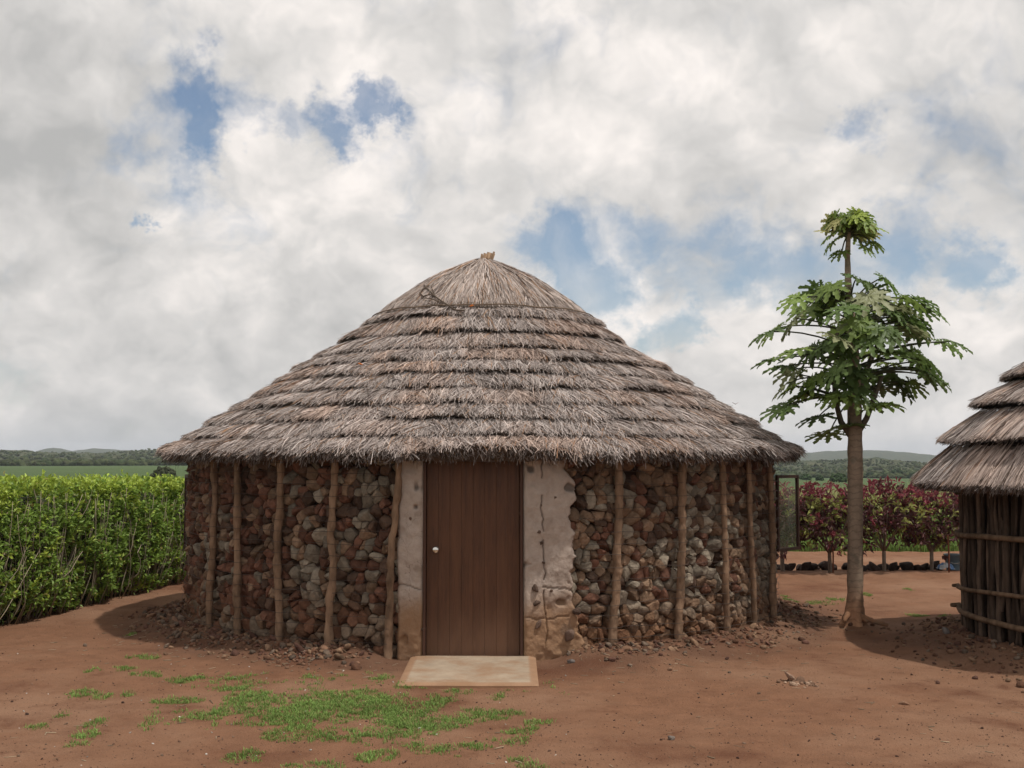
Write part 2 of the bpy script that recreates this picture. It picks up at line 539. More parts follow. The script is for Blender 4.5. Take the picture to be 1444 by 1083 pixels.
def concrete_extra(nt, N, L, vec, c, bs):
    n = N('ShaderNodeTexNoise'); n.inputs['Scale'].default_value = 3.0; n.inputs['Detail'].default_value = 8; n.inputs['Roughness'].default_value = .65; L(vec, n.inputs['Vector'])
    return mixin(nt, N, L, ramp(N, L, n.outputs['Fac'], 0.42, 0.66, 0.75), c, (0.27, 0.155, 0.088))


M_CONC = mat('dusty_concrete', 0.9, 0.2, True, var=0.16, scale=9, bump=0.003, bscale=50, extra=concrete_extra)
M_LEAF = mat('leaf_green', 0.5, 0.35, True, var=0.15, scale=14, transl=0.28)
M_PAPLEAF = mat('papaya_leaf', 0.5, 0.4, True, var=0.18, scale=10, transl=0.35, bump=0.004, bscale=30)
M_REDLEAF = mat('maroon_leaf', 0.55, 0.3, True, var=0.2, scale=10, transl=0.3)
M_GRASS = mat('grass_blade', 0.7, 0.2, True, var=0.25, scale=2.0, transl=0.25)


def trunk_extra(nt, N, L, vec, c, bs):
    w = N('ShaderNodeTexWave'); w.wave_type = 'BANDS'; w.bands_direction = 'Z'; w.inputs['Scale'].default_value = 4.6
    w.inputs['Distortion'].default_value = 9; w.inputs['Detail'].default_value = 3; w.inputs['Detail Scale'].default_value = 1.6; L(vec, w.inputs['Vector'])
    c = mixin(nt, N, L, ramp(N, L, w.outputs['Fac'], 0.80, 0.97, 0.28), c, (0.075, 0.055, 0.042))
    n = N('ShaderNodeTexNoise'); n.inputs['Scale'].default_value = 7; n.inputs['Detail'].default_value = 6; L(vec, n.inputs['Vector'])
    return mixin(nt, N, L, ramp(N, L, n.outputs['Fac'], 0.55, 0.7, 0.6), c, (0.13, 0.12, 0.095))


M_TRUNK = mat('papaya_bark', 0.9, 0.15, True, var=0.22, scale=16, bump=0.006, bscale=30, extra=trunk_extra)
M_TWIG = mat('twig_bark', 0.9, 0.15, True, var=0.3, scale=12)
M_FARTREE = mat('far_foliage', 1.0, 0.05, True, var=0.5, scale=0.9, bump=0.25, bscale=2.5)
M_PLASTIC = mat('blue_plastic', 0.4, 0.4, True, var=0.12, scale=9)
M_CLOTH = mat('cotton_cloth', 0.9, 0.1, True, var=0.1, scale=20)


def glass_mat():
    m = bpy.data.materials.new('window_glass'); m.use_nodes = True
    nt = m.node_tree; nt.nodes.clear(); N, L = nt.nodes.new, nt.links.new
    tr = N('ShaderNodeBsdfTransparent'); tr.inputs[0].default_value = (.95, .96, .95, 1)
    gl = N('ShaderNodeBsdfGlossy'); gl.inputs['Roughness'].default_value = 0.04
    df = N('ShaderNodeBsdfDiffuse'); df.inputs[0].default_value = (.45, .42, .38, 1)
    fw = N('ShaderNodeLayerWeight'); pw = N('ShaderNodeMath'); pw.operation = 'POWER'; L(fw.outputs['Facing'], pw.inputs[0]); pw.inputs[1].default_value = 3.0
    lw = N('ShaderNodeMath'); lw.operation = 'MULTIPLY_ADD'; L(pw.outputs[0], lw.inputs[0]); lw.inputs[1].default_value = .35; lw.inputs[2].default_value = .03
    m1 = N('ShaderNodeMixShader'); L(lw.outputs[0], m1.inputs[0]); L(tr.outputs[0], m1.inputs[1]); L(gl.outputs[0], m1.inputs[2])
    m2 = N('ShaderNodeMixShader'); m2.inputs[0].default_value = 0.07; L(m1.outputs[0], m2.inputs[1]); L(df.outputs[0], m2.inputs[2])
    o = N('ShaderNodeOutputMaterial'); L(m2.outputs[0], o.inputs[0])
    return m


M_GLASS = glass_mat()

# ------------------------------------------------------------------ layout numbers
HC = np.array([-0.339, 13.56]); HR = 3.29            # big hut: centre, wall radius
KC = np.array([6.03, 10.95]); KR = 1.70              # small hut
PAP = ground(1205, 888)


def terrain_z(x, y):
    x = np.asarray(x, float); y = np.asarray(y, float)
    r = np.hypot(x, y)
    s = np.where(y > 1, x / np.maximum(y, 1), np.sign(x) * 0.5)
    fall = 0.6 + 5.2 * sstep(-0.12, 0.24, s)
    return -0.05 - np.clip(r - 24, 0, 476) / 476 * fall


def terrain_hit(px, py):
    d = ray(px, py); t = 20.0
    while t < 4000:
        p = d * t
        if CAMZ + p[2] < terrain_z(p[0], p[1]): break
        t *= 1.004
    return np.array([p[0], p[1], CAMZ + p[2]])


def yard_z(x, y):
    x = np.asarray(x, float); y = np.asarray(y, float)
    p = np.stack([x, y, x * 0], -1)
    z = (fbm(p * 0.5, 3, 3) - 0.5) * 0.05 + (fbm(p * 2.3, 5, 4) - 0.5) * 0.036 + np.clip(fbm(p * 4.2, 6, 2) - .62, 0, 1) * -.07
    d = np.hypot(x - HC[0], y - HC[1]) - HR
    w = 0.75 + 0.5 * (fbm(p * 0.8, 9, 2) - 0.5)
    door = 1 - sstep(1.05, .62, np.abs(x + .34)) * (y < HC[1])
    z = z * sstep(-0.1, 1.2, d) + 0.11 * door * sstep(1, 0, d / w) + (fbm(p * 7, 11, 3) - .5) * .05 * sstep(1.3, 0, d / w) * door
    d2 = np.hypot(x - KC[0], y - KC[1]) - KR
    z = z + 0.13 * sstep(1, 0, d2 / (0.95 * w / 0.75)) + (fbm(p * 7, 12, 3) - .5) * .06 * sstep(1.2, 0, d2)
    d3 = np.hypot(x - PAP[0], y - PAP[1])
    z = z + 0.05 * sstep(.6, 0, d3)
    # the flower bed along the red shrubs is a low bank
    bl = bed_line(x)
    z = z + 0.05 * sstep(-.25, .1, y - bl) * sstep(1.3, .4, y - bl) * (x > 1.5)
    return z


def bed_line(x):
    return 17.35 + 0.03 * (np.asarray(x, float) - 4)


def build_ground():
    xs = np.concatenate([np.arange(-7.2, 9.0, 0.055), np.arange(9.0, 14.01, 0.3)])
    ys = np.concatenate([np.arange(-5, 7.0, 0.3), np.arange(7.0, 17.0, 0.055), np.arange(17.0, 23.4, 0.16)])
    X, Y = np.meshgrid(xs, ys)
    Z = yard_z(X, Y)
    P = np.stack([X, Y, X * 0], -1)
    e = np.minimum(np.minimum(X + 7.2, 14 - X), np.minimum(Y + 5, 22.9 + 0.5 * (fbm(P * .6, 31, 3) - .5) - Y))
    Z = Z - 0.16 * sstep(0.35, -0.3, e)
    c = np.array([0.215, 0.109, 0.064])
    # the heap of soil and chippings along the walls is greyer than the trodden yard
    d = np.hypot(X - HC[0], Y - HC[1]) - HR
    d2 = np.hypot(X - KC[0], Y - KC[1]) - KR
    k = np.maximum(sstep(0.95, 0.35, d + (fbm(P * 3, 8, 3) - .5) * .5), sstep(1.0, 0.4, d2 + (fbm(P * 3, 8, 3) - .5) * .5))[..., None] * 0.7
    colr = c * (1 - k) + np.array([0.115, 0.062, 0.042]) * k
    ny, nx = X.shape
    i = np.arange(ny - 1)[:, None] * nx + np.arange(nx - 1)[None]
    f = np.stack([i, i + 1, i + nx + 1, i + nx], -1).reshape(-1, 4)
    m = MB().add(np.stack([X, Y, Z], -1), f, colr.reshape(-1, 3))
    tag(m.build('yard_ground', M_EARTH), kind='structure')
    # one sheet to the horizon
    rr = np.concatenate([[0.0], np.geomspace(4, 5200, 90)]); aa = np.linspace(0, 2 * PI, 241)
    Rr, Aa = np.meshgrid(rr, aa, indexing='ij')
    X, Y = Rr * np.sin(Aa), Rr * np.cos(Aa)
    Z = terrain_z(X, Y) - 0.05
    Z = Z + (fbm(np.stack([X, Y, X * 0], -1) * .05, 41, 3) - .5) * .4 * sstep(40, 90, Rr)
    ny, nx = X.shape
    i = np.arange(ny - 1)[:, None] * nx + np.arange(nx - 1)[None]
    f = np.stack([i, i + nx, i + nx + 1, i + 1], -1).reshape(-1, 4)
    m = MB().add(np.stack([X, Y, Z], -1), f)
    tag(m.build('field', M_FIELD), kind='structure')


build_ground()


def ridge(name, prof, r0, r1, r2, bump, seed):
    """A hill: prof = (pixel x, skyline pixel y); foot at r0, crest at r1, back at r2."""
    pxs = np.array([p[0] for p in prof], float); pys = np.array([p[1] for p in prof], float)
    az = np.linspace(math.atan((pxs[0] - 722) / F), math.atan((pxs[-1] - 722) / F), 420)
    px = 722 + F * np.tan(az)
    py = np.interp(px, pxs, pys)
    ks = np.array([0, .12, .25, .4, .55, .7, .82, .92, 1, 1.1, 1.25, 1.6, 2.0])
    rows = []
    for k in ks:
        r = r0 + (r1 - r0) * k if k <= 1 else r1 + (r2 - r1) * (k - 1)
        x, y = r * np.sin(az), r * np.cos(az)
        crest = CAMZ + (648 - py) / F * r1
        base = terrain_z(x, y) - 0.3
        h = sstep(0, 1, k) if k <= 1 else 1 - sstep(1, 2, k)
        taper = sstep(0, 0.06, (az - az[0]) / (az[-1] - az[0])) * sstep(0, 0.06, (az[-1] - az) / (az[-1] - az[0]))
        z = base + (crest - base) * h * taper
        z = z + (fbm(np.stack([x, y, x * 0], -1) / (r1 * .012), seed, 4) - .5) * bump * (0.15 + h)
        rows.append(np.stack([x, y, z], -1))
    v = np.array(rows); ny, nx = v.shape[:2]
    i = np.arange(ny - 1)[:, None] * nx + np.arange(nx - 1)[None]
    f = np.stack([i, i + 1, i + nx + 1, i + nx], -1).reshape(-1, 4)
    return tag(MB().add(v, f).build(name, M_HILL), kind='structure')


ridge('hill', [(-700, 640), (-300, 634), (-80, 638), (0, 637), (60, 639), (140, 640.5), (190, 637), (240, 632), (310, 628), (420, 630), (600, 638), (760, 645)], 560, 1100, 1500, 5, 51)
ridge('hill', [(-900, 641), (-300, 638), (0, 640), (45, 639), (75, 632.5), (105, 636.5), (132, 633.5), (190, 636), (300, 637), (500, 640), (900, 644)], 2300, 3000, 3800, 6, 52)
ridge('hill', [(720, 656), (900, 653), (1100, 651.5), (1225, 648), (1309, 653), (1444, 655), (1800, 650), (2300, 652)], 510, 900, 1300, 5, 53)
ridge('hill', [(700, 646), (950, 640), (1100, 638.5), (1143, 637.5), (1222, 635.5), (1276, 638), (1319, 642.5), (1444, 646), (1900, 640), (2300, 645)], 2000, 2700, 3500, 6, 54)


# far woodland: small rounded trees on the hill feet and slopes, one mass
def woodland():
    m = MB()
    n = 9000
    az = np.concatenate([R_.uniform(math.atan((-250 - 722) / F), math.atan((700 - 722) / F), n // 2), R_.uniform(math.atan((700 - 722) / F), math.atan((1620 - 722) / F), n - n // 2)])
    left = np.arange(n) < n // 2
    r = np.where(left, R_.choice([0, 1], n, p=[.45, .55]), 0)
    dist = np.where(left, np.where(R_.random(n) < .5, R_.uniform(470, 580, n), R_.uniform(560, 1050, n)), np.where(R_.random(n) < .3, R_.uniform(490, 540, n), R_.uniform(510, 900, n)))
    x, y = dist * np.sin(az), dist * np.cos(az)
    k = np.where(left, np.clip((dist - 560) / 540, 0, 1), np.clip((dist - 510) / 390, 0, 1))
    px = 722 + F * np.tan(az)
    cy = np.where(left, np.interp(px, [-300, -80, 0, 60, 140, 190, 240, 310, 420], [634, 638, 637, 639, 640.5, 637, 632, 628, 630]), np.interp(px, [900, 1100, 1225, 1309, 1444, 1800], [653, 651.5, 648, 653, 655, 650]))
    crest = CAMZ + (648 - cy) / F * np.where(left, 1100, 900)
    base = terrain_z(x, y)
    z = base + (crest - base) * sstep(0, 1, k)
    sz = R_.uniform(.7, 1.7, n) * np.where(left, 1.15, 1.0) * (1 - .45 * k)
    col = np.array([0.035, 0.05, 0.022])[None] * R_.uniform(.6, 1.5, (n, 1)) + R_.uniform(0, .03, (n, 1)) * np.array([1, .8, .4])
    add_rocks(m, np.stack([x, y, z + sz * .5], -1), sz, col, sub=2, flat=0.75, cuts=7)
    tag(m.build('woodland', M_FARTREE), 'dark scrub woodland covering the distant hillsides', 'woodland', kind='stuff')


woodland()


# ------------------------------------------------------------------ thatch
PAL = np.array([[.42, .362, .340], [.325, .275, .255], [.58, .51, .48], [.38, .325, .30], [.475, .40, .365]])


def straw_colour(n, th=None, zz=None, orange=0.10, dark=0.10):
    c = PAL[R_.integers(0, len(PAL), n)] * R_.uniform(.75, 1.2, (n, 1))
    o = R_.random(n) < orange; c[o] = np.array([.34, .205, .125]) * R_.uniform(.7, 1.2, (o.sum(), 1))
    k = R_.random(n) < dark; c[k] = np.array([.085, .062, .05]) * R_.uniform(.7, 1.3, (k.sum(), 1))
    return c


def add_strands(m, cen, th0, th1, r, z, wid, col, roll):
    """Straws: th0/th1 angle at root and tip, r, z (n,3) stations."""
    n = len(th0)
    t = np.array([0, .55, 1.0])
    th = th0[:, None] + (th1 - th0)[:, None] * t[None]
    P = np.stack([cen[0] + r * np.sin(th), cen[1] - r * np.cos(th), z], -1)
    tang = np.stack([np.cos(th), np.sin(th), th * 0], -1)
    outw = np.stack([np.sin(th) * .5, -np.cos(th) * .5, th * 0 + .85], -1)
    w = tang * np.cos(roll)[:, None, None] + outw * np.sin(roll)[:, None, None]
    ww = wid[:, None, None] * np.array([1, 1, .55])[None, :, None] * .5
    v = np.stack([P - w * ww, P + w * ww], 2).reshape(n * 6, 3)
    b = (np.arange(n) * 6)[:, None]
    f = np.concatenate([b + np.array([[0, 1, 3, 2]]), b + np.array([[2, 3, 5, 4]])], 0)
    m.add(v, f, np.repeat(col, 6, 0), False)


def thatch(cen, tiers, thick, dens, wid, messy, seed, orange=.10, undercut=.06, wave=.04, lightk=1.0, dark=.10, stray=1.0, eavek=1.3):
    """tiers: list of (r_up, z_up, r_low, z_low), from the top tier to the eave."""
    m = MB()
    SEG = 220
    tg = np.linspace(0, 2 * PI, SEG + 1)[:-1]
    for ti, (ru, zu, rl, zl) in enumerate(tiers):
        last = ti == len(tiers) - 1
        sl = np.array([rl - ru, zl - zu]); ln = np.linalg.norm(sl); sl = sl / ln; nm = np.array([-sl[1], sl[0]])
        if nm[1] < 0: nm = -nm

        def edge(th):
            x = np.stack([np.cos(th) * rl * 1.6, np.sin(th) * rl * 1.6, th * 0 + ti * 9.1 + seed], -1)
            return (fbm(x, seed + ti, 3) - .5) * 2 * wave + (vnoise(x * 4, seed + 90 + ti) - .5) * wave * 1.1 + (vnoise(x * 11, seed + 95 + ti) - .5) * wave * .55

        def tk(th):
            x = np.stack([np.cos(th) * rl * 1.1, np.sin(th) * rl * 1.1, th * 0 + ti * 5.3 + seed + 50], -1)
            return thick * np.clip(1.0 + (1.2 if last else 1.8) * (fbm(x * 1.6, seed + 40 + ti, 3) - .5), .58, 2) * (eavek if last else 1)

        # solid body of the course, with a lip that undercuts
        e, k = edge(tg), tk(tg)
        rings = [(ru * np.ones(SEG), zu * np.ones(SEG)),
                 (ru + sl[0] * (ln * .5) + nm[0] * k * .6, zu + sl[1] * (ln * .5) + nm[1] * k * .6),
                 (rl + sl[0] * (e - .03) + nm[0] * (k - .014), zl + sl[1] * (e - .03) + nm[1] * (k - .014)),
                 (rl + sl[0] * (e - .035) + nm[0] * k * .35, zl + sl[1] * (e - .035) + nm[1] * k * .35),
                 (rl + sl[0] * (e - .03 - undercut) - nm[0] * .015, zl + sl[1] * (e - .03 - undercut) - nm[1] * .015)]
        if last:
            rings[-1] = (rl - .07 + 0 * e, zl - .012 + e * .5); rings.append((rl - .17 + 0 * e, zl - .028 + e * .5))
            rings.append((rl * .9 + 0 * e, zl - .02 + 0 * e)); rings.append((rl * .5 + 0 * e, zl + (zu - zl) * 2.2 + 0 * e))
        v = np.array([np.stack([cen[0] + r * np.sin(tg), cen[1] - r * np.cos(tg), z], -1) for r, z in rings])
        i = np.arange(len(rings) - 1)[:, None] * SEG; j = np.arange(SEG)[None]; j2 = (j + 1) % SEG
        f = np.stack([i + j, i + SEG + j, i + SEG + j2, i + j2], -1).reshape(-1, 4)
        m.add(v, f, np.array([.085, .065, .053]), True)
        # straws on the course
        n = int(2 * PI * rl * dens)
        th0 = R_.uniform(0, 2 * PI, n)
        lean = n1d(th0 * 5 + ti * 7, seed + ti, 2) * .5
        th1 = th0 + (R_.normal(0, messy, n) + lean * messy * 2) * ln / max(rl, .3)
        a0 = R_.uniform(-.10, .55, n) * ln
        a1 = ln + edge(th1) + np.where(R_.random(n) < .10, R_.normal(.020, .04, n), R_.normal(-.010, .030, n)) * stray
        a1 = np.where(R_.random(n) < .30, a0 + R_.uniform(.3, .9, n) * (a1 - a0), a1)
        kk = tk(th1)
        up = np.abs(R_.normal(0, .009, n)) + .002
        lift = np.where(R_.random(n) < .06, R_.uniform(0, .035, n), 0)
        am = (a0 + a1) / 2
        hgt = lambda a: kk * np.clip(a / ln, 0, 1.0) ** .8
        h0, hm, h1 = hgt(a0) + up * .6, hgt(am) + up, hgt(a1) + up * .6 + lift - np.clip(a1 - ln, 0, 1) * .35
        # part of the straws form the cut butt ends at the lip
        butt = R_.random(n) < .22
        q = R_.random(n)
        h1 = np.where(butt, kk * q, h1); hm = np.where(butt, kk * q * .95, hm); h0 = np.where(butt, kk * q * .6, h0)
        a1 = np.where(butt, ln + edge(th1) - .02 * (1 - q) + R_.normal(0, .012, n), a1); a0 = np.where(butt, ln * .55, a0); am = (a0 + a1) / 2
        r = np.stack([ru + sl[0] * a + nm[0] * h for a, h in ((a0, h0), (am, hm), (a1, h1))], -1)
        z = np.stack([zu + sl[1] * a + nm[1] * h for a, h in ((a0, h0), (am, hm), (a1, h1))], -1)
        col = straw_colour(n, orange=orange, dark=dark)
        warm = sstep(.5, .75, fbm(np.stack([np.cos(th1) * rl * 2, np.sin(th1) * rl * 2, th1 * 0 + ti * .7], -1), seed + 7, 3))[:, None]
        col = col * lightk * (1 - warm * .45) + col * np.array([1.12, .86, .68]) * warm * .45 * lightk
        col = np.where(butt[:, None] & (q[:, None] < .8), col * .62, col)
        add_strands(m, cen, th0, th1, r, z, R_.uniform(.6, 1.3, n) * wid, col, R_.normal(0, .6, n))
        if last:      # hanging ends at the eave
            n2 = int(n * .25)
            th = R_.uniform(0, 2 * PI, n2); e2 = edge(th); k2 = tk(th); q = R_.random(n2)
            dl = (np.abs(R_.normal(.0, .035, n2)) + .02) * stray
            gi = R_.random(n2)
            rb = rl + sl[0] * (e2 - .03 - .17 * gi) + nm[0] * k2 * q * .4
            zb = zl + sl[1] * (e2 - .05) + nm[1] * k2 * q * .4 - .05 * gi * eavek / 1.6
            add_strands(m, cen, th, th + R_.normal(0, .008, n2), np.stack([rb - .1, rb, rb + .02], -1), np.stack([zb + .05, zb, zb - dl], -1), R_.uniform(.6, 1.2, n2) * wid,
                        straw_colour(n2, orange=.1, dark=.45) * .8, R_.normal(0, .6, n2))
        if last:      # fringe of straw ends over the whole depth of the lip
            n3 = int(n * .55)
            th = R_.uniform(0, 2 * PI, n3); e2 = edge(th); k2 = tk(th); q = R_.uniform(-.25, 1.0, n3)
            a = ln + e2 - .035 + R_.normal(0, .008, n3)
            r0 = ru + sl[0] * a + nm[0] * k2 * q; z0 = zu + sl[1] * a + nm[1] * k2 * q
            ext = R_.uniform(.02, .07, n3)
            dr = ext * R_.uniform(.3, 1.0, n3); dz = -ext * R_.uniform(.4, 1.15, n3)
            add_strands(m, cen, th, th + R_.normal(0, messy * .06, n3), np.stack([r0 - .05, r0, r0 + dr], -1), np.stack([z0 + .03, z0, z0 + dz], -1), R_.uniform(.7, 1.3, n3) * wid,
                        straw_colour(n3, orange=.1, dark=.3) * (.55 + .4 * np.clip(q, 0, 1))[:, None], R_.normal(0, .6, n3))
    return m


# ------------------------------------------------------------------ big hut
hut = thing('round_hut', (HC[0], HC[1], 0), 'large round stone hut with stepped grass roof and brown door', 'hut')


def P_(o):
    o.parent = hut; o.matrix_parent_inverse.identity(); return o


def hb(m, name, mt, parent=None):
    """Build a part of the big hut (mesh kept in coordinates relative to the hut's base)."""
    o = m.build(name, mt)
    o.data.transform(__import__('mathutils').Matrix.Translation((-HC[0], -HC[1], 0)))
    o.parent = parent or hut
    return o


PROF = np.array([(0, 4.11), (.18, 4.05), (.51, 3.92), (.735, 3.805), (1.10, 3.54), (1.235, 3.44), (1.625, 3.12), (2.24, 2.74), (2.53, 2.555), (2.74, 2.42), (3.25, 2.09), (3.46, 1.91), (3.60, 1.755)])
PROF[:, 1] -= np.interp(PROF[:, 0], [0, .2, .6, 2.2, 2.7, 3.3, 3.6], [.045, .06, .085, .085, .115, .105, .045])


def front_edge(py):
    lo = np.linspace(.3, 3.6, 800); z = np.interp(lo, PROF[:, 0], PROF[:, 1])
    y = 648 - (z - CAMZ) * F / (HC[1] - lo)
    return float(np.interp(py, y, lo))


edges = [front_edge(y) for y in (436, 448, 472, 494, 511, 530, 551, 573, 596, 621)] + [3.54]
tiers = []
pr, pz = 0.02, float(np.interp(.02, PROF[:, 0], PROF[:, 1]))
for r_ in edges:
    z_ = float(np.interp(r_, PROF[:, 0], PROF[:, 1]))
    if not tiers:      # rounded cap in three stacked slopes that share one smooth skin
        capedge = (r_, z_)
    else:
        sl_ = np.array([pr - r_, pz - z_]); sl_ /= np.linalg.norm(sl_)
        tiers.append((pr + sl_[0] * .07, pz + sl_[1] * .07, r_, z_))
    if not tiers: tiers.append(None)
    pr, pz = r_, z_
tiers = tiers[1:]
roofm = thatch(HC, tiers, .064, 900, .0066, .30, 11, orange=.07, dark=.13, wave=.058, eavek=1.6)
roof = hb(roofm, 'thatch_roof', M_STRAW)


def cap_strands():
    """The smooth crown of the roof: straws running from the peak over the rounded top."""
    m = MB(); rl, zl = capedge
    SEG = 120; tg = np.linspace(0, 2 * PI, SEG + 1)[:-1]
    rs = np.array([0.0, .08, .18, .35, .51, .735, .95, 1.10, rl, rl + .03, rl - .03])
    zs = np.interp(np.minimum(rs, rl), PROF[:, 0], PROF[:, 1]) + .055
    zs[-2] -= .035; zs[-1] -= .09
    v = np.array([np.stack([HC[0] + r * np.sin(tg), HC[1] - r * np.cos(tg), z + 0 * tg], -1) for r, z in zip(rs, zs)])
    i = np.arange(len(rs) - 1)[:, None] * SEG; j = np.arange(SEG)[None]; j2 = (j + 1) % SEG
    m.add(v, np.stack([i + j, i + SEG + j, i + SEG + j2, i + j2], -1).reshape(-1, 4), np.array([.10, .076, .06]))
    n = 15000
    th0 = R_.uniform(0, 2 * PI, n); r0 = rl * np.sqrt(R_.random(n)) * .85
    r1 = np.minimum(r0 + R_.uniform(.25, .6, n), rl + R_.normal(.01, .03, n))
    rm = (r0 + r1) / 2
    hz = lambda r: np.interp(r, PROF[:, 0], PROF[:, 1]) + .06
    up = np.abs(R_.normal(0, .012, n))
    th1 = th0 + R_.normal(0, .07, n) / np.maximum(r1, .3)
    drop = np.where(r1 > rl - .02, R_.uniform(0, .05, n), 0)
    col = straw_colour(n, orange=.09, dark=.08) * np.array([1.0, .97, .94])
    add_strands(m, HC, th0, th1, np.stack([r0, rm, r1], -1), np.stack([hz(r0) + up * .5, hz(rm) + up, hz(r1) + up * .4 - drop], -1), R_.uniform(.6, 1.3, n) * .0068, col, R_.normal(0, .6, n))
    return m


cap = hb(cap_strands(), 'roof_cap', M_STRAW, roof)

# broken bundle sticking out of the peak, leaning right
m = MB()
for k in range(34):
    a = R_.uniform(0, 2 * PI); rr = .062 * math.sqrt(R_.random())
    b = np.array([HC[0] + .0 + rr * math.cos(a), HC[1] + rr * math.sin(a), 3.93])
    e = b + np.array([.06 + .2 * rr * math.cos(a), R_.normal(0, .01), .235 + .25 * rr * math.cos(a) + R_.normal(0, .012)])
    c = np.array([.30, .20, .13]) * R_.uniform(.6, 1.25)
    add_tube(m, [b, (b + e) / 2 + R_.normal(0, .004, 3), e], [.015, .015, .013], 6, .2, k, c)
hb(m, 'peak_bundle', M_STRAW, cap)
# binding of twine round the lower edge of the cap, and the dead creeper on it
m = MB()
tt = np.linspace(-1.6, 1.75, 90)
rr = capedge[0] + .035 + .012 * n1d(tt * 9, 3)
zz = capedge[1] + .055 + .03 * n1d(tt * 4, 5)
add_tube(m, np.stack([HC[0] + rr * np.sin(tt), HC[1] - rr * np.cos(tt), zz], -1), .007, 5, c=(.16, .115, .085))
hb(m, 'twine', M_TWIG, cap)
m = MB()


def roof_pt(px, py, lift=.03):
    d = ray(px, py); t = np.linspace(9.5, 13.5, 2000)
    X, Y, Z = d[0] * t, d[1] * t, CAMZ + d[2] * t
    r = np.hypot(X - HC[0], Y - HC[1])
    s = Z - (np.interp(r, PROF[:, 0], PROF[:, 1]) + .065 + lift)
    i = int(np.argmax(s < 0))
    return np.array([X[i], Y[i], Z[i]])


for path, w in (([(598, 402), (606, 410), (614, 418), (622, 424), (632, 430), (642, 437), (655, 438)], .009), ([(605, 402), (596, 408), (592, 413), (597, 418), (606, 415), (612, 417)], .007),
                ([(596, 420), (608, 421), (618, 425), (628, 428)], .006), ([(614, 418), (608, 404), (612, 399)], .005), ([(616, 424), (612, 430), (604, 428)], .005)):
    add_tube(m, np.array([roof_pt(*p) for p in path]), w, 5, .2, 3, c=(.12, .09, .07))
tag(m.build('dead_creeper', M_TWIG), 'dry curled creeper stem caught on the cap of the large roof', 'creeper')


# ---- stone wall
def angle_for(px, R):
    a = np.linspace(-1.45, 1.45, 6000)
    p = 722 + F * (HC[0] + R * np.sin(a)) / (HC[1] - R * np.cos(a))
    i = np.argmax(p); lo = np.argmin(p)
    return float(np.interp(px, p[lo:i + 1], a[lo:i + 1]))


_pxt = np.linspace(520, 840, 161)
_ant = np.array([angle_for(p, HR + .05) for p in _pxt])


def plaster_right(z):       # ragged right-hand edge, as an angle
    z = np.asarray(z, float)
    px = np.interp(z, [-.1, .1, .28, .5, .75, .95, 1.05, 1.25, 1.42, 1.55, 1.68, 2.1], [826, 822, 814, 808, 804, 812, 807, 800, 814, 810, 798, 797])
    return np.interp(px, _pxt, _ant) + .02 * n1d(z * 9, 4) + .016 * n1d(z * 30, 6)


def plaster_left(z):
    z = np.asarray(z, float)
    return np.interp(561 + 0 * z, _pxt, _ant) - (.03 * n1d(z * 7, 8) + .015 * n1d(z * 25, 9)) / HR


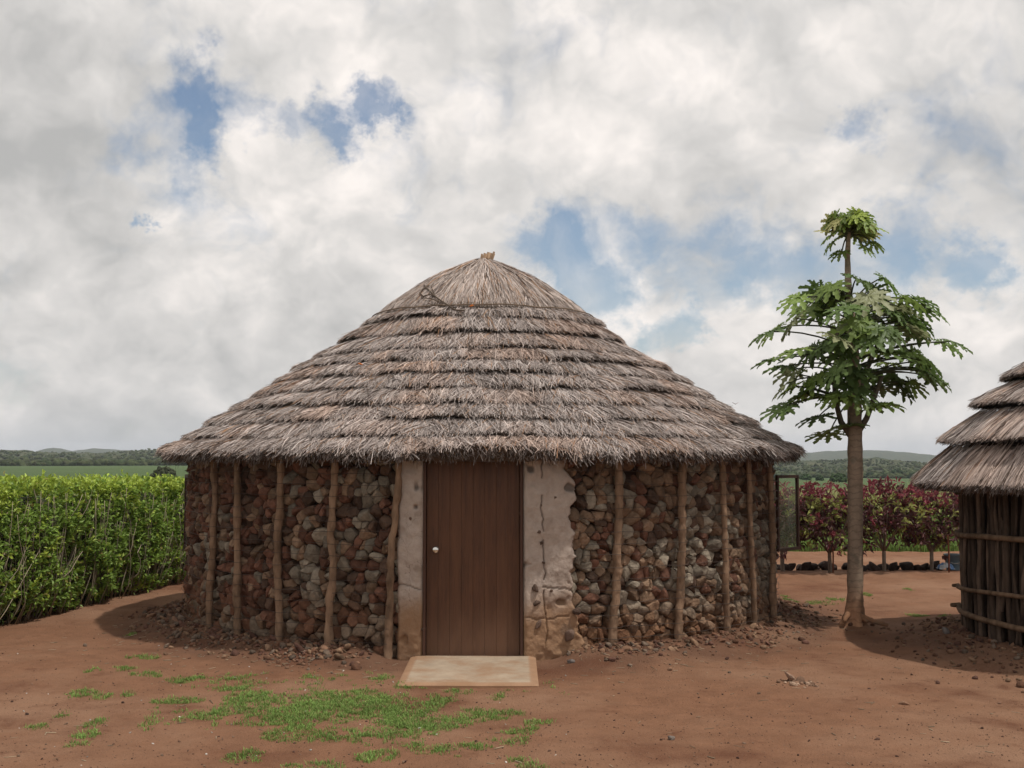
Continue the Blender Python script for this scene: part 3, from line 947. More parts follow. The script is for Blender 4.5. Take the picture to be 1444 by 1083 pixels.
def wall_stones():
    H = 1.90; circ = 2 * PI * HR
    sx, sy = .106, .091
    nx, ny = int(circ / sx), int(H / sy)
    gx, gy = np.meshgrid(np.arange(nx), np.arange(ny))
    s = (gx + .5 * (gy % 2)) * circ / nx + R_.normal(0, .032, gx.shape)
    h = (gy + .35) * H / ny + R_.normal(0, .026, gx.shape)
    s, h = s.ravel() % circ, h.ravel()
    keep = R_.random(len(s)) > .13
    s, h = s[keep], h[keep]
    ex = int(len(s) * .16)                       # some small infill stones
    s = np.concatenate([s, R_.uniform(0, circ, ex)]); h = np.concatenate([h, R_.uniform(0, H, ex)])
    n = len(s)
    ds = s[None] - s[:, None]; ds = (ds + circ / 2) % circ - circ / 2
    dh = h[None] - h[:, None]
    D = np.hypot(ds, dh); np.fill_diagonal(D, 9)
    K = 11
    idx = np.argsort(D, 1)[:, :K]
    rI = np.arange(n)[:, None]
    dd = D[rI, idx]; ns, nh = ds[rI, idx] / dd, dh[rI, idx] / dd
    jit = R_.normal(0, .10, (n, K)); ns, nh = ns * np.cos(jit) - nh * np.sin(jit), ns * np.sin(jit) + nh * np.cos(jit)
    mind = dd[:, :1]
    dist = np.clip(dd * .5 * R_.uniform(.98, 1.14, (n, K)) + .001, .014, None)
    nr = np.stack([ns, nh, R_.normal(.06, .12, (n, K))], -1)
    fr = np.stack([R_.normal(0, .28, n), R_.normal(.05, .25, n), np.ones(n)], -1)[:, None]
    bk = np.array([0, 0, -1.0])[None, None].repeat(n, 0)
    rnd = R_.normal(size=(n, 5, 3)); rnd[..., 2] = np.abs(rnd[..., 2]) * 1.1
    tp = np.array([0, 1.0, 0])[None, None].repeat(n, 0)
    nr = np.concatenate([nr, fr, bk, tp, -tp, rnd], 1)
    nr /= np.linalg.norm(nr, axis=2, keepdims=True)
    fd = R_.uniform(.045, .095, (n, 1))
    dist = np.concatenate([dist, fd, np.full((n, 1), .09), np.full((n, 2), .09), R_.uniform(.045, .085, (n, 5))], 1)
    ang = (s / HR + PI) % (2 * PI) - PI
    # leave the doorway open; keep stones behind the plaster a little back
    hw = .47 / HR
    ok = np.abs(ang) > hw + .01
    inpl = ((ang > 0) & (ang < plaster_right(h) - .012)) | ((ang < 0) & (ang > plaster_left(h) + .01))
    m = MB()
    for front in (True, False):
        sel = np.where(ok & ((np.abs(ang) < 1.9) == front))[0]
        sub = 3 if front else 2
        v = polytopes(nr[sel], dist[sel], sub, 22)
        wv = v.copy(); V = v.shape[1]
        p = v + np.stack([s[sel], h[sel], 0 * s[sel]], -1)[:, None]
        v *= (1 + .30 * (fbm(p * 24 + np.arange(len(sel))[:, None, None] * 3.1, 21, 3) - .5))[..., None]
        A = ang[sel][:, None] + v[..., 0] / HR
        rad = HR - .055 + v[..., 2] - np.where(inpl[sel], .075, 0)[:, None]
        Z = h[sel][:, None] + v[..., 1]
        X = HC[0] + rad * np.sin(A); Y = HC[1] - rad * np.cos(A)
        # stone kinds: rusty ironstone, grey, tan
        a_ = ang[sel]; q = R_.random(len(sel))
        grey_p = np.interp(a_, [-1.5, -.9, -.55, -.3, .3, .6, 1.5], [.05, .10, .36, .42, .40, .50, .45])
        patch = fbm(np.stack([s[sel] * 1.3, h[sel] * 1.3, 0 * a_], -1), 77, 2)
        grey_p = np.clip(grey_p + (patch - .5) * 1.3, .02, .9)
        rust = np.array([.150, .072, .048]); tan = np.array([.215, .140, .092]); gry = np.array([.235, .195, .150])
        dk = np.array([.100, .062, .044])
        c = np.where((q < grey_p)[:, None], gry, np.where((R_.random(len(sel)) < np.interp(a_, [-1, 0, .3, 1], [.22, .25, .62, .62]))[:, None], tan, np.where((R_.random(len(sel)) < .35)[:, None], dk, rust)))
        c = c * R_.uniform(.62, 1.3, (len(sel), 1))
        C = np.repeat(c[:, None], V, 1)
        mud = sstep(.62, .12, Z + (fbm(np.stack([X, Y, Z], -1) * 2.2, 15, 3) - .5) * .55)[..., None] * np.interp(a_, [-1, 0, .3, 1], [.35, .5, .75, .75])[:, None, None]
        C = C * (1 - mud) + np.array([.215, .110, .058]) * mud * .9
        f = ICO[sub][1]
        ff = (f[None] + (np.arange(len(sel)) * V)[:, None, None]).reshape(-1, 3)
        m.add(np.stack([X, Y, Z], -1), ff, C.reshape(-1, 3), False)
    return hb(m, 'stone_wall', M_STONE)


stone_wall = wall_stones()
# mud core behind the stones
m = MB()
hw = .47 / HR
tg = np.linspace(hw, 2 * PI - hw, 150)
prof = [(HR - .07, -.1), (HR - .07, 1.94), (HR - .32, 1.94), (HR - .32, -.1), (HR - .07, -.1)]
v = np.array([np.stack([HC[0] + r * np.sin(tg), HC[1] - r * np.cos(tg), z + 0 * tg], -1) for r, z in prof])
nx = len(tg); i = np.arange(4)[:, None] * nx; j = np.arange(nx - 1)[None]
m.add(v, np.stack([i + j, i + j + 1, i + nx + j + 1, i + nx + j], -1).reshape(-1, 4))
for e in (0, nx - 1): m.add(v[:4, e], np.array([[0, 1, 2, 3]]), smooth=False)
hb(m, 'mud_core', M_MUD)


# ---- plaster panels beside the door
def plaster(lo_f, hi_f, name, seed):
    zs = np.linspace(-.06, 1.90, 190); na = 70
    lo, hi = lo_f(zs), hi_f(zs)
    t = np.linspace(0, 1, na)
    A = lo[:, None] + (hi - lo)[:, None] * t[None]; Z = np.repeat(zs[:, None], na, 1)
    p = np.stack([A * HR, Z, A * 0], -1)
    bump = (fbm(p * 2.2, seed, 3) - .5) * .06 + (fbm(p * 9, seed + 3, 4) - .5) * .035
    # flaked pits and cracks
    pit = sstep(.70, .80, fbm(p * 6.0, seed + 8, 3)) * .03
    cr = np.zeros_like(A)
    for xc, zlo, zhi, sd in ((.62, .12, 1.9, 5),):
        dx = np.abs(A * HR - xc - .10 * n1d(Z * 3 + sd, sd, 4) - .02 * n1d(Z * 22, sd + 1, 2))
        cr = np.maximum(cr, sstep(.009, .002, dx) * (Z > zlo) * (Z < zhi) * (n1d(Z * 6, sd + 2, 2) > -.12))
    for zc, xlo, xhi, sd in ((.36, .44, .84, 11), (.60, .6, .9, 12), (.62, -.7, -.45, 15)):
        dz = np.abs(Z - zc - .16 * n1d(A * HR * 5 + sd, sd, 4))
        cr = np.maximum(cr, sstep(.008, .003, dz) * (A * HR > xlo) * (A * HR < xhi) * .8)
    pit = pit + cr * .018
    low = sstep(.42, .0, Z) * (fbm(p * 5, seed + 5, 4) - .42) * .10
    edge = np.minimum(np.abs(A - lo[:, None]), np.abs(A - hi[:, None])) * HR
    roundoff = (1 - np.clip(edge / .03, 0, 1)) ** 2 * .025
    Rr = HR + .052 + bump - pit - np.abs(low) - roundoff
    m = MB()
    P = np.stack([HC[0] + Rr * np.sin(A), HC[1] - Rr * np.cos(A), Z], -1)
    i = np.arange(len(zs) - 1)[:, None] * na; j = np.arange(na - 1)[None]
    f = np.stack([i + j, i + j + 1, i + na + j + 1, i + na + j], -1).reshape(-1, 4)
    base = np.array([.40, .325, .278])
    hh = sstep(.70, .80, fbm(p * 6.0, seed + 8, 3))[..., None]
    C = base * (1 - hh * .6) * (1 - cr[..., None] * .4)
    m.add(P, f, C.reshape(-1, 3))
    for col_, rev in ((0, False), (na - 1, True)):        # returns at both side edges
        a = P[:, col_]; rr = HR - .10
        b = np.stack([HC[0] + rr * np.sin(A[:, col_]), HC[1] - rr * np.cos(A[:, col_]), Z[:, col_]], -1)
        v = np.concatenate([a, b]); k = np.arange(len(zs) - 1); n = len(zs)
        m.add(v, np.stack([k, k + 1, n + k + 1, n + k], -1), base, True)
    return hb(m, name, M_PLASTER)


doorA = .437 / HR
plaster(lambda z: plaster_left(z), lambda z: -doorA + 0 * z, 'clay_plaster', 61)
plaster(lambda z: doorA + 0 * z, lambda z: plaster_right(z), 'clay_plaster', 62)
# stones showing through the plaster
spots = [(579, 733, .022), (582, 758, .016), (760, 750, .018), (763, 765, .016), (766, 793, .014), (755, 829, .036), (757, 850, .036), (760, 880, .03), (777, 833, .016), (783, 702, .016), (764, 713, .010), (590, 850, .03), (580, 846, .02),
         (598, 887, .022), (815, 862, .04), (805, 895, .05)]
cc, ss = [], []
for px, py, s_ in spots:
    y0 = HC[1] - math.sqrt((HR + .045) ** 2 - ((px - 681) / 160) ** 2)
    p = at(px, py, y0); cc.append(p); ss.append(s_)
for c_, s_ in zip(cc, ss):
    m = MB(); add_rocks(m, [c_], [s_], np.array([.13, .085, .065]) * R_.uniform(.6, 1.3), 3, 1.0)
    hb(m, 'exposed_stone', M_STONE, stone_wall)

# ---- poles round the wall
posts = [((298, 890), (301, 655), .040), ((341, 897), (336, 655), .043), ((397, 901), (396, 652), .043), ((469, 910), (473, 652), .043), ((549, 924), (561, 650), .041),
         ((861, 911), (871, 652), .046), ((953, 906), (961, 652), .046), ((1021, 896), (1017, 655), .040), ((1061, 885), (1055, 656), .037), ((1087, 874), (1085, 656), .042)]
for k, (b, t, r_) in enumerate(posts):
    R0 = HR + .062; r_ *= .80
    a0, a1 = angle_for(b[0], R0), angle_for(t[0], R0)
    n = 110; q = np.linspace(0, 1, n)
    zt = 1.87
    aa = a0 + (a1 - a0) * np.minimum(q * 1.18, 1.15) + (n1d(q * 2.2 + k * 3, k, 2) * .07 + n1d(q * 7 + k * 5, k + 40, 2) * .035) / HR * 1.3 * np.sin(q * PI)
    rr = R0 + n1d(q * 2 + k, k + 20, 2) * .05
    z = -.06 + q * (zt + .06)
    rad = r_ * (1.12 - .22 * q) * (1 + n1d(q * 9 + k, k + 60, 4) * .42)
    m = MB()
    c = np.array([.225, .145, .095]) * (1 + .12 * n1d(k * 1.7, 3))
    pts = np.stack([HC[0] + rr * np.sin(aa), HC[1] - rr * np.cos(aa), z], -1)
    add_tube(m, pts, rad, 16, .40, k, c)
    hb(m, 'pole', M_BARK)
for k in range(30):              # the same poles go on round the back
    a = 1.56 + k * (2 * PI - 3.12) / 29 if False else None
for a in np.arange(1.62, 2 * PI - 1.62, .235):
    q = np.linspace(0, 1, 12); rr = HR + .062
    m = MB(); aa = a + n1d(q * 2 + a * 7, 5, 2) * .03
    add_tube(m, np.stack([HC[0] + rr * np.sin(aa), HC[1] - rr * np.cos(aa), -.06 + q * 1.93], -1), .042 - .006 * q, 10, .2, int(a * 10), (.2, .125, .082))
    hb(m, 'pole', M_BARK)

# tie wires round stones and poles
m = MB()
for k, z0 in enumerate(np.arange(.16, 1.75, .105)):
    for (a, b) in ((plaster_right(z0) + .02, 1.75), (-1.75, plaster_left(z0) - .02)):
        tt = np.linspace(float(a), float(b), 160)
        rr = HR + .05 + .035 * n1d(tt * 30 + k * 3, k, 2)
        # over the poles
        for (pb, pt, r_) in posts:
            pa = angle_for(pb[0], HR + .062) + (angle_for(pt[0], HR + .062) - angle_for(pb[0], HR + .062)) * z0 / 2
            rr = np.maximum(rr, HR + .062 + r_ * 1.05 * np.sqrt(np.clip(1 - ((tt - pa) * HR / (r_ * 1.9)) ** 2, 0, 1)) - .3 * (np.abs(tt - pa) * HR > r_ * 1.9))
        zz = z0 + .05 * n1d(tt * 3 + k, k + 9, 2) + .018 * n1d(tt * 20, k + 33, 2)
        add_tube(m, np.stack([HC[0] + rr * np.sin(tt), HC[1] - rr * np.cos(tt), zz], -1), .0022, 4)
hb(m, 'tie_wire', M_WIRE)

# rafter ends under the eave
for k, px in enumerate((283, 330, 400, 478, 575, 640, 700, 770, 845, 905, 965, 1010, 1050, 1080)):
    a = angle_for(px, HR + .1)
    r0, r1 = HR - .15, HR + .155
    z0 = 1.945; dz = -.56 * (r1 - r0)
    p0 = np.array([HC[0] + r0 * math.sin(a), HC[1] - r0 * math.cos(a), z0]); p1 = np.array([HC[0] + r1 * math.sin(a), HC[1] - r1 * math.cos(a), z0 + dz])
    m = MB(); add_tube(m, [p0, p0 * .5 + p1 * .5, p1], [.05, .048, .045], 12, .15, k, (.20, .125, .075))
    hb(m, 'rafter', M_BARK)

# ---- door
DX = HC[0] - .003
DY = HC[1] - HR + .035           # outer face of the door leaf
m = MB()
w = .409; n = 8; pw = 2 * w / n
for k in range(n):
    add_box(m, (DX - w + k * pw + .0006, DY, .022), (DX - w + (k + 1) * pw - .0006, DY + .022, 1.90), bev=.0018)
add_box(m, (DX - w + .004, DY + .0225, .024), (DX + w - .004, DY + .045, 1.898))
door = hb(m, 'door', M_DOOR)
kp = at(614.5, 775, DY - .02)
m = MB()
pr_ = np.array([(0, .030), (.008, .030), (.012, .013), (.030, .012), (.036, .024), (.048, .029), (.058, .024), (.062, .008), (.0625, .0005)])
th = np.linspace(0, 2 * PI, 25)[:-1]
v = np.array([np.stack([kp[0] + r * np.cos(th), 0 * th + DY - d, kp[2] + r * np.sin(th)], -1) for d, r in pr_])
i = np.arange(len(pr_) - 1)[:, None] * 24; j = np.arange(24)[None]; j2 = (j + 1) % 24
m.add(v, np.stack([i + j, i + j2, i + 24 + j2, i + 24 + j], -1).reshape(-1, 4))
hb(m, 'door_knob', M_METAL, door)
m = MB()
for sx in (-1, 1):
    x0, x1 = sorted((DX + sx * .4125, DX + sx * .4365))
    add_box(m, (x0, DY - .055, 0), (x1, DY + .08, 1.93), bev=.003)
add_box(m, (DX - .411, DY - .05, 1.903), (DX + .411, DY + .08, 1.928), bev=.003)
hb(m, 'door_frame', M_FRAME)


# ---- open casement windows at both sides
def casement(hinge, dirv, z0, z1, L):
    d = np.array([dirv[0], dirv[1]]); d = d / np.linalg.norm(d); nn = np.array([-d[1], d[0]])

    def xf(v):
        return np.stack([hinge[0] + d[0] * v[:, 0] + nn[0] * v[:, 1], hinge[1] + d[1] * v[:, 0] + nn[1] * v[:, 1], v[:, 2]], -1)
    m = MB(); b = .034
    add_box(m, (0, -.016, z0), (b, .016, z1), bev=.003, xf=xf)
    add_box(m, (L - b, -.016, z0), (L, .016, z1), bev=.003, xf=xf)
    add_box(m, (b, -.0155, z0), (L - b, .0155, z0 + b), xf=xf)
    add_box(m, (b, -.0155, z1 - b), (L - b, .0155, z1), xf=xf)
    w = hb(m, 'window', M_FRAME)
    g = MB(); add_box(g, (b - .006, -.002, z0 + b - .006), (L - b + .006, .002, z1 - b + .006), xf=xf)
    hb(g, 'pane', M_GLASS, w)


casement((2.945, 13.0), (.705, .71), .73, 1.575, .45)
casement((-3.60, 13.02), (-.34, .93), .75, 1.58, .45)

# ---- doorstep slab
m = MB()
SX0, SX1, SY0, SY1 = HC[0] - .545, HC[0] + .545, 9.05, DY - .058
gx, gy = np.meshgrid(np.linspace(SX0, SX1, 60), np.linspace(SY0, SY1, 60))
zt = .028 + .012 * (gy - SY0) / (SY1 - SY0) + (fbm(np.stack([gx * 3, gy * 3, gx * 0], -1), 5, 3) - .5) * .008
rim = np.minimum(np.minimum(gx - SX0, SX1 - gx), gy - SY0 + 0)
zt = zt - .010 * sstep(.012, 0, rim) + .006 * (rim > .055)
gy2 = gy + .02 * n1d(gx * 2.2, 3, 2) * (1 - (gy - SY0) / (SY1 - SY0))
P = np.stack([gx, gy2, zt], -1)
border = sstep(.075, .05, rim)[..., None]
C = np.array([.345, .270, .198]) * (1 - border) + np.array([.30, .18, .11]) * border
i = np.arange(59)[:, None] * 60; j = np.arange(59)[None]
m.add(P, np.stack([i + j, i + j + 1, i + 61 + j, i + 60 + j], -1).reshape(-1, 4), C.reshape(-1, 3))
ring = np.concatenate([P[0], P[1:, -1], P[-1, -2::-1], P[-2:0:-1, 0]])
low = ring.copy(); low[:, 2] = -.12
n = len(ring); k = np.arange(n); k2 = (k + 1) % n
m.add(np.concatenate([ring, low]), np.stack([n + k, n + k2, k2, k], -1), np.array([.30, .17, .10]))
tag(m.build('doorstep', M_CONC), 'pale concrete slab lying on the ground before the brown door', 'doorstep')

# ------------------------------------------------------------------ small hut
kh = thing('stick_hut', (KC[0], KC[1], 0), 'smaller round hut with dark stick walls and neat tiered grass roof', 'hut')


def kb(m, name, mt, parent=None):
    o = m.build(name, mt)
    o.data.transform(__import__('mathutils').Matrix.Translation((-KC[0], -KC[1], 0)))
    o.parent = parent or kh
    return o


kt = []
kr = [(1.86, 1.90), (1.545, 2.25), (1.24, 2.545), (.93, 2.83), (.62, 3.13), (.3, 3.45)]
lows = [(2.07, 1.475), (1.865, 1.885), (1.56, 2.235), (1.285, 2.50), (.975, 2.80), (.66, 3.10), (.34, 3.40)]
ups = [(1.79, 1.865), (1.52, 2.20), (1.23, 2.48), (.92, 2.77), (.61, 3.07), (.29, 3.38), (.02, 3.68)]
for (rl, zl), (ru, zu) in zip(lows[::-1], ups[::-1]):
    kt.append((ru, zu, rl, zl))
km = thatch(KC, kt, .058, 1150, .0065, .07, 31, orange=.03, undercut=.05, wave=.012, lightk=1.02, stray=.5, eavek=1.7)
kb(km, 'thatch_roof', M_STRAW)
m = MB()
for k in range(380):
    a = k * 2 * PI / 380 + R_.normal(0, .008); r0 = KR - .02 + R_.normal(0, .018)
    q = np.linspace(0, 1, 12); aa = a + n1d(q * 3.0 + k * 3.3, k, 3) * .085 + (q - .5) * R_.normal(0, .035)
    rr = r0 + n1d(q * 3 + k, k + 7, 2) * .05
    c = np.array([.085, .060, .045]) * R_.uniform(.4, 1.6)
    add_tube(m, np.stack([KC[0] + rr * np.sin(aa), KC[1] - rr * np.cos(aa), .02 + q * 1.85], -1), R_.uniform(.012, .030) * (1.1 - .3 * q) * (1 + n1d(q * 8 + k, k, 2) * .5), 7, .25, k, c)
sw = kb(m, 'stick_wall', M_BARK)
m = MB()
tg = np.linspace(0, 2 * PI, 97)
v = np.array([np.stack([KC[0] + r * np.sin(tg), KC[1] - r * np.cos(tg), z + 0 * tg], -1) for r, z in ((KR - .06, -.1), (KR - .06, 1.9))])
j = np.arange(96)
m.add(v, np.stack([j, j + 1, 97 + j + 1, 97 + j], -1))
kb(m, 'mud_core', M_MUD)


def kang(px, R):
    a = np.linspace(-2.2, .6, 6000)
    p = 722 + F * (KC[0] + R * np.sin(a)) / (KC[1] - R * np.cos(a))
    lo = np.argmin(p)
    return a[lo]


aL = kang(0, KR)
for z0, dz, r_, out in ((1.03, .06, .026, .05), (.515, .07, .021, .07), (.30, -.03, .027, .10)):
    q = np.linspace(0, 1, 40); aa = aL - .05 + q * 1.7
    rr = KR + .045 + n1d(q * 4 + z0 * 9, 3, 2) * .03
    pts = np.stack([KC[0] + rr * np.sin(aa), KC[1] - rr * np.cos(aa), z0 + dz * q + n1d(q * 4 + z0 * 20, 5, 2) * .05], -1)
    # the end sticks straight out past the wall
    t0 = pts[0] - pts[3]; t0 /= np.linalg.norm(t0)
    d0 = np.array([-.93, -.25, .03])
    pts = np.concatenate([[pts[0] + d0 * out], pts])
    m = MB(); add_tube(m, pts, np.concatenate([[r_ * .75], np.full(40, r_)]), 9, .2, 2, (.16, .105, .068))
    kb(m, 'rail', M_BARK)
# rafter stub below the eave
m = MB()
p0 = at(1348, 688, 11.5)
add_tube(m, [p0 + np.array([.35, .05, .25]), p0 + np.array([.1, 0, .05]), p0 + np.array([-.02, -.02, -.03])], [.05, .055, .05], 10, .2, 3, (.09, .06, .045))
kb(m, 'rafter', M_BARK)

# ------------------------------------------------------------------ papaya tree
pap = thing('papaya_tree', tuple(PAP), 'tall papaya tree with lobed leaves and a separate tuft on top', 'tree')


def pb(m, name, mt):
    o = m.build(name, mt); o.data.transform(__import__('mathutils').Matrix.Translation(tuple(-PAP))); o.parent = pap; return o


PY = PAP[1]
m = MB()
tpath = [(1203, 900, .17), (1204, 884, .135), (1205, 866, .095), (1206, 840, .080), (1206, 780, .078), (1206, 700, .077), (1206, 640, .076), (1205, 590, .074), (1205, 540, .066), (1203, 490, .055), (1199, 440, .042), (1196, 400, .034), (1195, 360, .028), (1197, 325, .022)]
pts = np.array([at(a, b, PY) for a, b, _ in tpath]); rad = np.array([c for *_, c in tpath])
qq = np.linspace(0, len(pts) - 1, 90); ptsf = np.stack([np.interp(qq, np.arange(len(pts)), pts[:, k]) for k in range(3)], -1)
radf = np.interp(qq, np.arange(len(pts)), rad)
ring = 1 + .03 * np.sin(np.linspace(0, 150, 90)) + .06 * n1d(qq * 3, 4, 2)
tz = ptsf[:, 2:3]
tc_ = np.array([.28, .21, .155]) * np.ones((90, 1)); lowm = sstep(.55, .15, tz); tc_ = tc_ * (1 - lowm) + np.array([.33, .18, .105]) * lowm
v, f, t = tube(ptsf, radf * ring, 20, .07, 3)
# buttress flutes at the foot
ctr = np.repeat(ptsf, 20, 0); kk = np.tile(np.arange(20) * 2 * PI / 20, 90)
am = 1 + .28 * np.cos(kk * 4 + .5) * sstep(.35, .0, v[:1800, 2])
v[:1800] = ctr + (v[:1800] - ctr) * am[:, None]
cc = np.concatenate([np.repeat(tc_, 20, 0), tc_[:1], tc_[-1:]])
m.add(v, f, cc); m.f.append(t); m.s.append(False)
pb(m, 'trunk', M_TRUNK)
for path, r0 in (([(1212, 884), (1222, 886), (1232, 889), (1247, 892)], .034), ([(1208, 888), (1217, 893), (1222, 897)], .028), ([(1199, 888), (1192, 894), (1189, 898)], .035)):
    p = np.array([at(a, b, PY - .1) for a, b in path]); p[:, 2] = np.array([.10, .06, .035, .01][:len(p)]) + .065
    p[:, 1] = [PY - .04 - .06 * k for k in range(len(p))]
    m = MB(); add_tube(m, p, np.linspace(r0, r0 * .5, len(p)), 8, .2, 2, (.22, .115, .065)); pb(m, 'root', M_TRUNK)
branch_tips = []
for path, dy in (([(1208, 612), (1222, 590), (1233, 560), (1244, 530)], -.05), ([(1200, 615), (1186, 595), (1178, 565), (1176, 540)], .05), ([(1207, 560), (1222, 520), (1236, 490), (1246, 455)], .25), ([(1202, 545), (1188, 505), (1180, 470)], -.3)):
    p = np.array([at(a, b, PY + dy * k / 3) for k, (a, b) in enumerate(path)])
    m = MB(); add_tube(m, p, np.linspace(.036, .02, len(p)), 9, .1, 4, (.14, .115, .085)); pb(m, 'branch', M_TRUNK)
    branch_tips.append(p)


def papaya_leaf():
    """A deeply cut leaf in its own plane: x to the tip, y sideways; unit length about 1."""
    vs, fs = [], []
    lobes = [(0, .62), (.52, .60), (-.52, .60), (1.05, .55), (-1.05, .55), (1.62, .46), (-1.62, .46), (2.3, .34), (-2.3, .34)]
    t = np.array([0, .16, .30, .40, .50, .56, .66, .74, .80, .90, 1.0])
    wl = np.array([.035, .05, .075, .17, .085, .09, .16, .075, .08, .10, 0.0])
    sh = np.array([0, 0, 0, .07, 0, 0, .08, 0, 0, .03, 0])
    for ang, ln in lobes:
        ca, sa = math.cos(ang), math.sin(ang)
        w = wl * ln * 1.55 * (1 + R_.normal(0, .06, len(t)))
        x = t * ln; xs = (t + sh) * ln; w = w * np.where(np.arange(len(t)) == 3, .95, .66)
        L = np.stack([xs, w], -1); Rr = np.stack([xs, -w], -1); Cn = np.stack([x, 0 * x], -1)
        a = np.concatenate([L, Cn, Rr])
        P = np.stack([a[:, 0] * ca - a[:, 1] * sa, a[:, 0] * sa + a[:, 1] * ca, np.zeros(len(a))], -1)
        rr = np.hypot(P[:, 0], P[:, 1])
        side = np.concatenate([w, 0 * w, w])
        P[:, 2] = -.42 * rr ** 2 + side * .45 + R_.normal(0, .010, len(P))
        n = len(t); b = len(vs) * 3 * n
        k = np.arange(n - 1)
        f = np.concatenate([np.stack([n + k, n + k + 1, k + 1, k], -1), np.stack([2 * n + k, 2 * n + k + 1, n + k + 1, n + k], -1)])
        vs.append(P); fs.append(f + b)
    return np.concatenate(vs), np.concatenate(fs)


LEAFS = [papaya_leaf() for _ in range(5)]


def add_leaf(m, pos, fwd, nrm, size, col):
    v, f = LEAFS[R_.integers(0, 5)]
    fwd = fwd / np.linalg.norm(fwd); s = np.cross(nrm, fwd); s /= np.linalg.norm(s); u = np.cross(fwd, s)
    P = pos + size * (v[:, :1] * fwd + v[:, 1:2] * s * R_.uniform(.85, 1.1) + v[:, 2:] * u * R_.uniform(.5, 1.3))
    m.add(P, f, np.asarray(col) * np.ones((len(v), 1)), True)


def leaf_crown(items, name):
    m = MB(); mp = MB()
    for (px, py, dy, size, root) in items:
        P = at(px, py, PY + dy)
        d = P - root; out = np.array([d[0], d[1], 0]); out /= np.linalg.norm(out) + 1e-6
        fwd = out + np.array([0, 0, R_.uniform(-.95, .05)]) + R_.normal(0, .22, 3)
        nrm = np.array([0, 0, 1.0]) + out * R_.uniform(.1, .95) + R_.normal(0, .3, 3)
        g = R_.random()
        col = np.array([.13, .20, .058]) * R_.uniform(.7, 1.3) if g < .66 else (np.array([.22, .31, .075]) * R_.uniform(.8, 1.2) if g < .88 else np.array([.30, .32, .17]))
        if name == 'crown' and py < 370: col = col * np.array([1.5, 1.35, 1.1])
        pos = P - fwd / np.linalg.norm(fwd) * size * .2
        add_leaf(m, pos, fwd, nrm, size, col)
        mid = root * .45 + pos * .55 + np.array([0, 0, .07 + .05 * R_.random()])
        k = np.linspace(0, 1, 6)[:, None]
        pt = (1 - k) ** 2 * root + 2 * k * (1 - k) * mid + k ** 2 * pos
        add_tube(m, pt, np.linspace(.011, .007, 6), 5, c=(.10, .11, .06))
    return pb(m, name, M_PAPLEAF)


def trunk_at(py):
    x = np.interp(py, [b for a, b, _ in tpath][::-1], [a for a, b, _ in tpath][::-1])
    return at(x, py, PY)


items = []
# leaves that draw the outline of the crown, then the inner ones
outline = [(1085, 470), (1082, 508), (1104, 545), (1104, 575), (1162, 614), (1150, 590), (1130, 440), (1170, 408), (1215, 395), (1255, 400), (1285, 425), (1322, 440), (1340, 488), (1322, 535), (1300, 515), (1275, 548), (1252, 570), (1300, 460), (1095, 578), (1120, 500),
           (1240, 572), (1352, 485), (1080, 470), (1190, 600), (1118, 425), (1150, 415), (1315, 530), (1290, 545), (1110, 525)]
for px, py in outline:
    items.append((px, py, R_.uniform(-.35, .35), R_.uniform(.40, .50), trunk_at(np.clip(py + R_.uniform(-10, 40), 430, 560))))
for k in range(84):
    py = R_.uniform(398, 558); w = np.interp(py, [398, 435, 480, 530, 560], [66, 112, 132, 105, 70])
    cx = np.interp(py, [400, 490, 610], [1215, 1212, 1180])
    a = R_.uniform(0, 2 * PI); rr = R_.uniform(.45, 1.0)
    items.append((cx + w * rr * math.cos(a), py + 8, w * rr * math.sin(a) / 138, R_.uniform(.40, .52), trunk_at(np.clip(py + R_.uniform(0, 35), 430, 575))))
leaf_crown(items, 'crown')
items = []
for k in range(26):
    a = k * 2.4; rr = R_.uniform(.25, 1.0)
    items.append((1200 + 38 * rr * math.cos(a), 318 - 14 * (1 - rr) + R_.uniform(-12, 30) * rr, .27 * rr * math.sin(a), R_.uniform(.26, .34), trunk_at(333 - 6 * R_.random())))
for px, py in ((1163, 325), (1170, 345), (1235, 345), (1240, 322), (1200, 308), (1182, 358), (1224, 352), (1222, 306), (1175, 308), (1212, 302)):
    items.append((px, py, R_.uniform(-.1, .1), .28, trunk_at(335)))
leaf_crown(items, 'crown')


# ------------------------------------------------------------------ leaf sprays for hedge, shrubs and bushes
def add_leaves(m, P, D, Nn, ln, wd, col, fold=.25):
    """Pointed oval leaves: base P, direction D, normal Nn."""
    n = len(P)
    D = D / (np.linalg.norm(D, axis=1, keepdims=True) + 1e-9)
    Sd = np.cross(Nn, D); Sd /= np.linalg.norm(Sd, axis=1, keepdims=True) + 1e-9
    U = np.cross(D, Sd)
    ln = np.broadcast_to(ln, (n,))[:, None]; wd = np.broadcast_to(wd, (n,))[:, None]
    tip = P + D * ln - U * ln * .12
    mid = P + D * ln * .5 + U * ln * .03
    a = P + D * ln * .55 + Sd * wd * .5 + U * wd * fold; b = P + D * ln * .55 - Sd * wd * .5 + U * wd * fold
    v = np.stack([P, a, tip, b], 1).reshape(-1, 3)
    k = (np.arange(n) * 4)[:, None]
    m.add(v, np.concatenate([k + np.array([[0, 1, 2]]), k + np.array([[0, 2, 3]])]), np.repeat(col, 4, 0), False)


